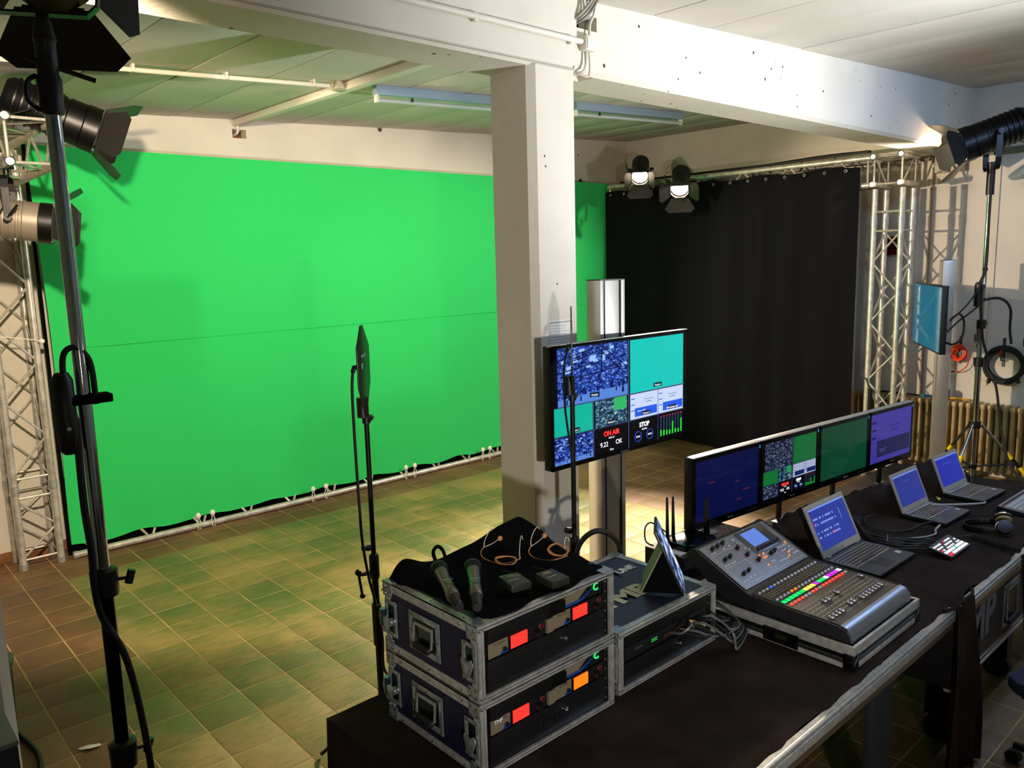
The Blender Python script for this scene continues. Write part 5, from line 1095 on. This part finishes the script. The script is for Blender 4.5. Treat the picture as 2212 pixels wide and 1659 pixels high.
# ---- laptops
def laptop(label, x, y, rz, w_, d_, lh, ang, scr, deck, lidc, tp, lines):
    t = thing('laptop', label, 'laptop', (x, y, ZC), rz)
    MB().box(0, w_, -d_, 0, .003, .018).build('base', BLACK, t, bevel=.003)
    MB().box(.002, w_ - .002, -d_ + .002, -.004, .018, .0195).build('deck', deck, t, bevel=.001)
    kb = MB(); rows = 6; nk = 15; kx0, kx1, ky0, ky1 = w_ * .06, w_ * .94, -d_ * .56, -d_ * .12
    for r_ in range(rows):
        for k in range(nk):
            if r_ == 0 and 3 < k < 9: continue
            a = kx0 + (kx1 - kx0) * k / nk; b_ = ky0 + (ky1 - ky0) * r_ / rows
            kb.box(a + .0019, a + (kx1 - kx0) / nk - .0019, b_ + .0019, b_ + (ky1 - ky0) / rows - .0019, .0195, .0205)
    a = kx0 + (kx1 - kx0) * 4 / nk; kb.box(a, kx0 + (kx1 - kx0) * 9 / nk - .001, ky0 + .001, ky0 + (ky1 - ky0) / rows - .001, .0195, .0215)
    MB().box(kx0 - .003, kx1 + .003, ky0 - .003, ky1 + .003, .0193, .0197).build('key_bed', mat('key_gap', '#bdb6a6' if tp else '#b0aa9c', .5), t)
    kb.build('keys', mat('key_black', '#16161a', .35), t)['kind'] = 'stuff'
    MB().box(w_ * .30, w_ * .58, -d_ * .93, -d_ * .66, .0195, .0199).build('touchpad', mat('pad_dark', '#20242b', .3), t)
    MB().box(w_ * .30, w_ * .58, -d_ * .645, -d_ * .60, .0195, .0208).build('pad_buttons', mat('pad_button', '#2a2d33', .3), t)
    MB().box(w_ * .86, w_ * .93, -d_ * .80, -d_ * .70, .0195, .0199).build('sticker', mat('sticker', '#c8c8ca', .5), t)
    if tp:
        MB().cyl((w_ * .47, -d_ * .40, .0205), (w_ * .47, -d_ * .40, .0245), .0045, n=10).build('pointing_stick', mat('stick_red', '#e04a28', .5), t, True)
        MB().box(w_ * .33, w_ * .55, -d_ * .615, -d_ * .605, .0208, .0212).build('red_line', mat('line_red', '#c0584a', .5), t)
        MB().box(w_ * .03, w_ * .97, -.03, -.006, .0195, .024).build('hinge_bar', mat('hinge_silver', '#9aa0a4', .35, .6), t, bevel=.002)
    M = Tr(0, -.006, .018) @ Rx(90 - ang)
    ld = MB().box(.0, w_, .0, .008, .004, lh, M).build('lid', lidc, t, bevel=.003)
    FR = lambda x0, x1, z0, z1, m_, nm, dy=.0, par=ld: MB().box(x0, x1, -.0006 - dy, .0004, z0, z1, M).build(nm, m_, par)
    FR(.004, w_ - .004, .008, lh - .004, lidc, 'lid_bezel')
    FR(w_ * .055, w_ * .945, lh * .16 if tp else lh * .15, lh * .91, scr, 'screen_panel', .0006)
    FR(w_ * .055, w_ * .945, lh * .885, lh * .91, mat('title_bar', '#5a78d8', .4, emit='#6a86e0', es=.6), 'title_bar', .0009)
    MB().cyl(M @ Vector((w_ / 2, -.0012, lh * .955)), M @ Vector((w_ / 2, 0, lh * .955)), .0025, n=8).build('webcam', BLACKG, ld)
    if lines:
        tx_ = MB(); r_ = random.Random(5)
        for ry in (.36, .45, .60, .70):
            x = .09
            while x < .62:
                if r_.random() < .75: tx_.box(w_ * x, w_ * (x + .018), -.0018, -.0012, lh * ry, lh * (ry + .035), M)
                x += .03
        for q in range(6): tx_.box(w_ * .74, w_ * .755, -.0018, -.0012, lh * (.55 + .035 * q), lh * (.57 + .035 * q), M)
        tx_.build('screen_blocks', mat('block_blue', '#101840', .4, emit='#8c9ce8', es=.7), ld)['kind'] = 'stuff'
        rb = MB().box(w_ * .10, w_ * .12, -.002, -.0012, lh * .62, lh * .655, M).box(w_ * .42, w_ * .47, -.002, -.0012, lh * .37, lh * .40, M); rb.build('screen_marks', mat('block_red', '#401018', .4, emit='#e05068', es=.7), ld)['kind'] = 'stuff'
        MB().cyl(M @ Vector((w_ / 2, -.0012, lh * .085)), M @ Vector((w_ / 2, 0, lh * .085)), .005, n=14).build('lid_logo', mat('logo_silver', '#888a8c', .3, .8), ld)
    else:
        tx_ = MB()
        for q in range(7): tx_.box(w_ * (.30 + .045 * q), w_ * (.32 + .045 * q), -.0018, -.0012, lh * .72, lh * .73, M)
        tx_.build('screen_blocks', mat('block_faint', '#101840', .4, emit='#7482d8', es=.5), ld)['kind'] = 'stuff'
    for q in (.1, .85): MB().cyl((w_ * q, -.004, .019), (w_ * (q + .07), -.004, .019), .006, n=10).build('hinge', mat('hinge_silver', '#9aa0a4', .35, .6), t, True)
    return t
LS = mat('laptop_silver', '#b4afa6', .35, .3); TPG = mat('laptop_lid_grey', '#a9a49a', .4, .3)
DK1 = mat('laptop_deck', '#3c424a', .42, .3); DK2 = mat('laptop_deck_grey', '#4c5158', .42, .3)
laptop('large laptop with window blocks on a blue screen beside the mixing desk', 2.058, -1.862, R_(-.5), .362, .25, .243, 116, mat('laptop_blue_a', '#080c20', .25, emit='#2c3ea8', es=.5), DK1, LS, False, True)
laptop('small grey laptop with pale blue screen next to the video switcher', 2.925, -1.855, R_(-2), .312, .212, .208, 113, mat('laptop_blue_b', '#080c20', .25, emit='#26359c', es=.5), DK2, TPG, True, False)
laptop('small grey laptop with deep blue screen by the radiator end of the desk', 3.440, -1.870, R_(-3), .312, .206, .208, 112, mat('laptop_blue_c', '#080c20', .25, emit='#1424a8', es=.6), DK2, TPG, True, False)

# ---- video switcher
sw = thing('video_switcher', 'small video switcher with glowing white and red keys', 'video switcher', (2.486, -2.243, ZC), R_(0))
MB().prism([(0, .006), (.104, .022), (.104, .033), (.0, .012)], 0, .237, SM(0)).build('housing', BLACK, sw, bevel=.0015)
MS = Tr(0, .001, .0126) @ Matrix.Rotation(math.atan2(.021, .104), 4, 'X')
MB().box(.002, .235, 0, .103, 0, .0012, MS).build('face', mat('switcher_face', '#4a505c', .4, .5), sw)
KW = mat('key_white', '#f0f0f0', .4, emit='#ffffff', es=.85); KR = mat('key_red', '#c01030', .4, emit='#ff2040', es=.9); KG = mat('key_green', '#10a080', .4, emit='#30d0a0', es=.8)
for r_ in range(5):
    for k in range(10):
        if r_ > 1 and (k * 7 + r_ * 3) % 5 == 0: continue
        m_ = KW
        if r_ == 0 and k < 2: m_ = KR
        if r_ == 1 and k == 5: m_ = KG
        if r_ == 4 and k == 5: m_ = KR
        if r_ == 2 and k == 0: m_ = KR
        s_ = .0075 if r_ < 2 else .0045
        MB().box(.02 + .0215 * k - s_, .02 + .0215 * k + s_, .014 + .018 * r_ - .006, .014 + .018 * r_ + .006 * (1 if r_ < 2 else .3), .0012, .0035, MS).build('key', m_, sw)
bun = thing('cable_bundle', 'bundle of black cables plugged into the back of the video switcher', 'cable')
for k in range(8):
    x = 2.50 + .024 * k
    MB().tube(curve_pts([(x, -2.140, .752), (x - .01, -2.10, .748 + .004 * (k % 3)), (x - .06 + .004 * k, -2.03 - .006 * k, .742 + .006 * (k % 2)), (2.44 + .012 * k, -1.955 + .004 * k, .740 + .008 * (k % 3)), (2.50 + .01 * k, -1.86 + .006 * k, .740 + .007 * (k % 2)), (2.62 + .01 * k, -1.77 + .01 * k, .742 + .006 * (k % 3)), (2.74, -1.72 + .008 * k, .75)]), .0046, 6).build('strand', RUBBER, bun, True)
MB().tube([(2.515 + .06 * math.cos(2 * PI * q / 12) * .8, -1.95 + .02 * math.cos(2 * PI * q / 12), .747 + .016 * math.sin(2 * PI * q / 12)) for q in range(12)], .003, 5, True).build('velcro_tie', mat('tie_grey', '#6a665e', .7), bun, True)
cable('usb_cable', 'white-ended cable from the small laptop to the cable bundle', [(2.93, -2.0, .745), (2.86, -1.97, .737), (2.75, -1.96, .737), (2.66, -1.90, .738), (2.66, -1.80, .74), (2.73, -1.75, .75), (2.8, -1.76, .75)], .0045)
cable('usb_cable', 'grey cable curling from the front laptop edge to the cable bundle', [(2.90, -2.045, .742), (2.83, -2.05, .737), (2.77, -2.07, .737), (2.70, -2.055, .737), (2.60, -2.0, .738), (2.55, -1.97, .742)], .005, mat('pale_cable', '#a8a49c', .4))
cable('power_cable', 'pale power cable lying across between the two small laptops', [(3.18, -1.90, .752), (3.25, -1.95, .745), (3.34, -2.02, .742), (3.415, -2.075, .742), (3.43, -2.085, .748)], .006, MATS['pale_cable'])
cable('power_cable', 'dark cable leaving the far laptop towards the radiator', [(3.77, -1.90, .75), (3.85, -1.88, .74), (3.95, -1.84, .738), (4.05, -1.78, .738), (4.2, -1.74, .738)], .006)
cable('keyboard_cable', 'thin black cable running from the keyboard towards the small laptop', [(3.37, -2.17, .742), (3.33, -2.15, .737), (3.27, -2.15, .736), (3.22, -2.12, .736), (3.2, -2.03, .737), (3.24, -1.98, .738)], .003)
o = thing('laptop_adapter', 'slim power adapter with red light between the small laptops', 'adapter', (3.30, -1.80, ZC), R_(30)); MB().box(-.05, .05, -.022, .022, 0, .024).build('body', BLACK, o, bevel=.003); MB().ball((.0, -.0225, .013), .004, 8, 5).build('light', mat('led_red', '#440000', .4, emit='#ff3030', es=2.0), o)
o = thing('usb_stick', 'yellow connector with white tip between the small laptops', 'connector', (3.34, -1.885, ZC + .004), R_(35)); MB().box(0, .022, -.007, .007, 0, .011).build('body', mat('yellow_plug', '#e8c810', .5), o, bevel=.003); MB().cyl((.022, 0, .005), (.05, 0, .005), .0025, n=6).build('tip', WHITE, o)
# ---- headphones and keyboard
hp = thing('headphones', 'black headphones lying on the cloth in front of the keyboard', 'headphones', (3.03, -2.24, ZC), R_(-70))
arc = [(.085 * math.cos(a) * 1.25 - .02, .075 * math.sin(a), .018 + .01 * math.cos(a)) for a in [R_(60 + 240 * k / 20) for k in range(21)]]
b = MB()
for p_, q_ in zip(arc[:-1], arc[1:]):
    p_, q_ = Vector(p_), Vector(q_); m_ = (p_ + q_) / 2; d_ = q_ - p_
    b.cbox((0, 0, 0), (d_.length + .003, .005, .030), Tr(*m_) @ Matrix.Rotation(math.atan2(d_.y, d_.x), 4, 'Z'))
b.build('headband', BLACK, hp, bevel=.001)
MB().tube([Vector(p_) + Vector((0, 0, .012)) for p_ in arc[3:18]], .0022, 5).build('band_wire', CHROME, hp, True)
for s, zz in ((-1, .0), (1, .006)):
    c_ = MB().lathe([(.012, 0), (.032, .003), (.037, .012), (.036, .024), (.028, .03), (.01, .031)], 20, Tr(.045, s * .055, .038 + zz) @ Rx(40 * s) @ Rz(8)).build('ear_cup', BLACK, hp, True)
    MB().lathe([(.030, .010), (.039, .012), (.039, .017), (.030, .019)], 20, Tr(.045, s * .055, .038 + zz) @ Rx(40 * s) @ Rz(8)).build('chrome_ring', mat('warm_chrome', '#d8c8b0', .15, 1.0), c_, True)
    MB().lathe([(.02, -.012), (.034, -.010), (.036, -.002), (.03, .002)], 18, Tr(.045, s * .055, .038 + zz) @ Rx(40 * s) @ Rz(8)).build('ear_pad', mat('beige_pad', '#b9a878', .7) if s > 0 else BLACK, c_, True)
kbd = thing('keyboard', 'silver-grey keyboard at the far right of the desk', 'keyboard', (3.350, -2.325, ZC), R_(-1))
MB().prism([(0, 0), (.165, 0), (.165, .030), (0, .014)], 0, .46, SM(0)).build('housing', mat('kb_black', '#1c1d20', .4), kbd, bevel=.002)
MK = Tr(0, 0, .0145) @ Matrix.Rotation(math.atan2(.016, .165), 4, 'X'); MB().box(.002, .458, .002, .163, 0, .0012, MK).build('top_plate', mat('kb_silver', '#8f949c', .4, .5), kbd)
kk = MB(); fk = MB()
for r_ in range(5):
    for k in range(18): kk.box(.012 + .0245 * k, .033 + .0245 * k, .012 + .0235 * r_, .032 + .0235 * r_, .0012, .008, MK)
for k in range(18): fk.box(.012 + .0245 * k, .028 + .0245 * k, .140, .150, .0012, .005, MK)
kk.build('keys', mat('kb_key', '#a9adb2', .4), kbd)['kind'] = 'stuff'; fk.build('function_keys', mat('kb_dark', '#2c2e33', .4), kbd)['kind'] = 'stuff'
MB().box(.004, .028, .135, .150, .0012, .004, MK).build('red_mark', mat('red_cap', '#c41a1a', .4), kbd)
# coiled headphone lead: along the desk, over the edge and down
def spiral(p0, p1, r, turns, seg=8, drop=0):
    p0, p1 = Vector(p0), Vector(p1); a = (p1 - p0); L = a.length; a.normalize(); u = a.orthogonal().normalized(); v = a.cross(u); out = []
    for k in range(int(turns * seg) + 1):
        f_ = k / (turns * seg); out.append(p0 + a * L * f_ + (u * math.cos(2 * PI * k / seg) + v * math.sin(2 * PI * k / seg)) * r + Vector((0, 0, -drop * math.sin(PI * f_))))
    return out
cl_ = thing('coiled_cable', 'coiled black headphone lead crossing the cloth and hanging over the edge', 'cable')
MB().tube(spiral((2.845, -2.205, .742), (2.765, -2.43, .744), .010, 22), .0034, 5).build('coil', RUBBER, cl_, True)
MB().tube(spiral((2.76, -2.447, .735), (2.80, -2.475, .30), .011, 42), .0034, 5).build('coil', RUBBER, cl_, True)
MB().tube(curve_pts([(2.845, -2.205, .742), (2.80, -2.16, .738), (2.72, -2.12, .738), (2.66, -2.10, .737)]), .003, 6).build('lead', RUBBER, cl_, True)
# ---- router on black box
bx = thing('stage_box', 'black box with rough top standing behind the mixing desk', 'equipment box', (1.475, -1.535, ZC)); MB().box(0, .215, -.01, .20, .0, .105).build('body', mat('box_black', '#0e0d0d', .6, bump=(120, .3)), bx, bevel=.003)
MB().box(.012, .06, .02, .09, .105, .1055).build('top_sticker', mat('paper', '#e7e4dc', .8), bx)
bx2 = thing('pedal_case', 'flat brown-speckled box beside the router', 'equipment box', (1.74, -1.60, ZC)); MB().box(0, .20, 0, .19, .0, .118).build('body', mat('speckled_brown', '#5a4238', .8, noise=(90, '#8a6a58', .4, .6)), bx2, bevel=.004)
MB().box(.02, .09, .12, .17, .118, .119).build('label_plate', mat('label_silver', '#b9b7b2', .4, .4), bx2)
rt = thing('router', 'black wireless router with four upright antennas', 'router', (1.535, -1.535, ZC + .106), R_(0))
MB().prism([(.0, .03), (.03, .0), (.19, .0), (.205, .02), (.205, .14), (.17, .155), (.02, .155), (0, .13)], .0, .026).build('housing', BLACKG, rt, bevel=.004)
for x, y, ln_ in ((.035, .15, .175), (.075, .148, .17), (.15, .03, .165), (.19, .045, .16)):
    MB().cyl((x, y, .015), (x, y, .04), .009, n=10).build('antenna_joint', BLACK, rt, True); MB().cyl((x, y, .035), (x - .004, y, .035 + ln_), .0085, .005, n=10).build('antenna', BLACK, rt, True)
cable('router_cable', 'thin black and red wire looping behind the router', [(1.60, -1.38, .86), (1.57, -1.34, .90), (1.52, -1.33, .93), (1.47, -1.34, .92), (1.45, -1.36, .87), (1.49, -1.37, .842)], .0035)
cable('case_cable', 'thick black cable with grey sleeve arching onto the lidded rack case', [(1.04, -1.30, .80), (1.06, -1.33, .95), (1.10, -1.38, 1.01), (1.15, -1.42, .99), (1.18, -1.44, .93), (1.18, -1.44, .80)], .011)
# ---- tablet
tb = thing('tablet', 'tablet propped upright in a folding cover on the lidded rack case', 'tablet', (.985, -1.895, .9345), math.atan2(.60, .80))
MT = Rx(-24)
MB().box(0, .172, .0, .009, .0, .245, MT).build('body', BLACK, tb, bevel=.003)
MB().box(.007, .165, -.0012, .0, .010, .235, MT).build('screen_panel', picture_mat('tablet_picture', '#101a30', '#5a78b0', '#e8eef4', 9, .8), tb)
MB().box(.0, .172, -.0016, .001, .0, .004, MT).build('clear_edge', mat('clear_plastic', '#c8d0d0', .15), tb)
back = MT @ Vector((0, .01, .235)); 
MB().add([(.002, .012, .005), (.002, .075, .155), (.002, .145, .001), (.006, .012, .005), (.006, .075, .155), (.006, .145, .001)], [(0, 1, 2), (5, 4, 3), (0, 3, 4, 1), (1, 4, 5, 2), (2, 5, 3, 0)]).build('cover_fold', CLOTHB, tb)
MB().add([(.006, .078, .158), (.168, .078, .158), (.168, .15, .001), (.006, .15, .001), (.006, .074, .155), (.168, .074, .155), (.168, .146, .001), (.006, .146, .001)], [(0, 1, 2, 3), (7, 6, 5, 4), (0, 4, 5, 1), (1, 5, 6, 2), (2, 6, 7, 3), (3, 7, 4, 0)]).build('cover_flap', mat('cover_grey', '#8f9474', .55), tb)
# ---- microphones and body packs on the towel
ZW = 1.178
def hand_mic(label, head, tail, m_):
    h_, t_ = Vector(head), Vector(tail); a = t_ - h_; L = a.length
    t = thing('handheld_microphone', label, 'microphone', h_, rot=a.to_track_quat('Y', 'Z').to_euler())
    MB().lathe([(.006, -.028), (.018, -.022), (.0245, -.008), (.0255, .006), (.0235, .02), (.0205, .03)], 20).build('grille', mat('grille_black', '#121213', .5, .5, bump=(600, .6)), t, True)
    MB().lathe([(.0245, -.002), (.0268, .0), (.0268, .006), (.0245, .008)], 20).build('grille_ring', mat('ring_grey', '#3a3c3e', .3, .8), t, True)
    MB().lathe([(.0205, .03), (.0195, .045), (.0175, .09), (.0178, .15), (.019, .185), (.0165, .19)], 20).build('body', m_, t, True)
    MB().box(-.0085, .0085, .125, .155, .0145, .0185).build('display_window', mat('mic_window', '#4a5428', .25), t, bevel=.001)
    text('brand_print', 'SENNHEISER', .0055, mat('print_white', '#c9cfd0', .5), t, Tr(-.017, .112, .0183), .0001)
    MB().lathe([(.0165, .188), (.015, .192), (.0145, .245), (.012, .25)], 16).build('antenna_cap', BLACK, t, True)
    return t
MICM = mat('mic_gunmetal', '#6e6a60', .28, .7)
def onw(u, v, z): return tuple(on_z(u, v, z))
hand_mic('handheld radio microphone lying next to the cloth loop', onw(948, 1229, ZW + .026), onw(985, 1300, ZW + .015), MICM)
hand_mic('handheld radio microphone lying between the other one and the body packs', onw(1021, 1225, ZW + .026), onw(1030, 1302, ZW + .015), MICM)
def pack(label, x, y, rz, clear):
    t = thing('body_pack', label, 'transmitter', (x, y, ZW), rz)
    MB().box(-.032, .032, -.04, .04, 0, .022).build('housing', mat('pack_black', '#23241f', .4), t, bevel=.004)
    MB().box(-.031, .031, .012, .041, .010, .0228).build('lid', mat('pack_lid', '#2c3026', .25), t, bevel=.003)
    MB().box(-.014, .012, .019, .029, .0226, .0234).build('display', mat('pack_lcd', '#6a705a', .3) if not clear else mat('pack_lcd_lit', '#a08868', .3), t)
    text('brand_print', 'SENNHEISER', .0062, mat('print_white', '#c9cfd0', .5), t, Tr(-.022, -.006, .0221), .0001)
    MB().tube(curve_pts([(.018, .04, .012), (.019, .06, .016), (.012, .09, .012), (.008, .11, .010)]), .0016, 5).build('whip_antenna', RUBBER, t, True)
    MB().cyl((.006, .04, .012), (.006, .047, .012), .004, n=8).build('jack', BLACK, t, True)
    return t
p_ = on_z(1112, 1252, ZW + .02); pack('body pack transmitter with grey display beside the microphones', p_.x, p_.y, R_(-14), False)
p_ = on_z(1193, 1244, ZW + .02); pack('body pack transmitter with bright connector near the rack case edge', p_.x, p_.y, R_(-6), True)
TAN = mat('tan_cable', '#c98a52', .45); PALE = mat('pale_wire', '#d8d0bc', .35)
def headset(label, ball, joint, hook1, loop, hook2, body):
    t = thing('headset_microphone', label, 'headset microphone')
    Q = lambda u, v, z: on_z(u, v, ZW + z)
    MB().ball(Q(*ball), .0085, 12, 8).build('foam_ball', mat('foam_tan', '#d98e58', .9, bump=(900, .4)), t, True)
    MB().tube(curve_pts([Q(*ball), Q((ball[0] + joint[0]) / 2, (ball[1] + joint[1]) / 2 + 2, .03), Q(*joint)]), .0012, 5).build('boom', PALE, t, True)
    MB().tube(curve_pts([Q(*p) for p in hook1]), .0014, 5).build('ear_hook', PALE, t, True)
    MB().tube(curve_pts([Q(*p) for p in hook2]), .0014, 5).build('ear_hook', PALE, t, True)
    MB().tube(curve_pts([Q(*p) for p in body]), .0016, 5).build('neckband', TAN, t, True)
    for k in range(4):
        MB().tube(curve_pts([Q(u + 1.5 * math.sin(k * 2 + i), v + 1.5 * math.cos(k * 3 + i), z + .002 * k) for i, (u, v, z) in enumerate(loop)], 6, True), .0016, 5, True).build('cable_turn', TAN, t, True)
    return t
headset('headset microphone with flat orange cable coil between the microphones and packs', (1080, 1163, .03), (1045, 1182, .02), [(1045, 1182, .02), (1047, 1168, .035), (1055, 1150, .06), (1061, 1142, .07), (1062, 1146, .066)],
        [(1070, 1207, .008), (1082, 1203, .008), (1100, 1202, .008), (1113, 1206, .008), (1112, 1216, .008), (1098, 1220, .008), (1078, 1217, .008)], [(1123, 1207, .01), (1122, 1190, .03), (1124, 1165, .055), (1127, 1157, .065), (1129, 1165, .06)],
        [(1045, 1182, .02), (1039, 1192, .012), (1042, 1203, .008), (1058, 1212, .006), (1080, 1218, .008), (1105, 1214, .008), (1123, 1207, .01)])
headset('headset microphone with upright round cable coil near the television stand', (1176, 1157, .035), (1147, 1180, .03), [(1147, 1180, .03), (1147, 1165, .05), (1153, 1148, .07), (1161, 1138, .08), (1164, 1143, .076)],
        [(1184, 1187, .02), (1192, 1177, .03), (1207, 1175, .032), (1222, 1181, .028), (1226, 1194, .016), (1213, 1200, .008), (1195, 1197, .01)], [(1222, 1190, .02), (1219, 1175, .04), (1222, 1162, .055), (1227, 1162, .055), (1230, 1170, .045)],
        [(1147, 1180, .03), (1142, 1190, .018), (1147, 1200, .010), (1165, 1208, .007), (1190, 1210, .006), (1203, 1208, .006), (1226, 1200, .010)])
# ---- office chair
ch = thing('office_chair', 'dark blue office chair standing before the big flight case', 'chair', (2.27, -2.86, 0), R_(-8))
NB = mat('chair_blue', '#141c3c', .85, bump=(500, .2))
MB().prism([(-.24, -.2), (-.2, -.24), (.2, -.24), (.24, -.2), (.24, .2), (.2, .25), (-.2, .25), (-.24, .2)], .42, .475).build('seat', NB, ch, bevel=.018)
MB().box(-.2, .2, -.2, .2, .395, .42).build('seat_shell', BLACK, ch, bevel=.008)
MB(Tr(0, -.27, .0) @ Rx(8)).box(-.21, .21, -.03, .03, .60, 1.0).build('backrest', NB, ch, bevel=.02); MB().tube([(0, -.1, .40), (0, -.28, .40), (0, -.33, .5), (0, -.34, .75)], .018, 8).build('back_bar', BLACK, ch, True)
MB().cyl((0, 0, .1), (0, 0, .40), .028, n=14).build('gas_lift', BLACKM, ch, True)
for k in range(5):
    a = 2 * PI * k / 5 + .3; lg = MB().cyl((0, 0, .11), (.29 * math.cos(a), .29 * math.sin(a), .075), .022, .015, n=10).build('base_leg', BLACK, ch, True)
    MB().cyl((.29 * math.cos(a) - .018 * math.sin(a), .29 * math.sin(a) + .018 * math.cos(a), .028), (.29 * math.cos(a) + .018 * math.sin(a), .29 * math.sin(a) - .018 * math.cos(a), .028), .028, n=14).build('caster', RUBBER, lg, True)
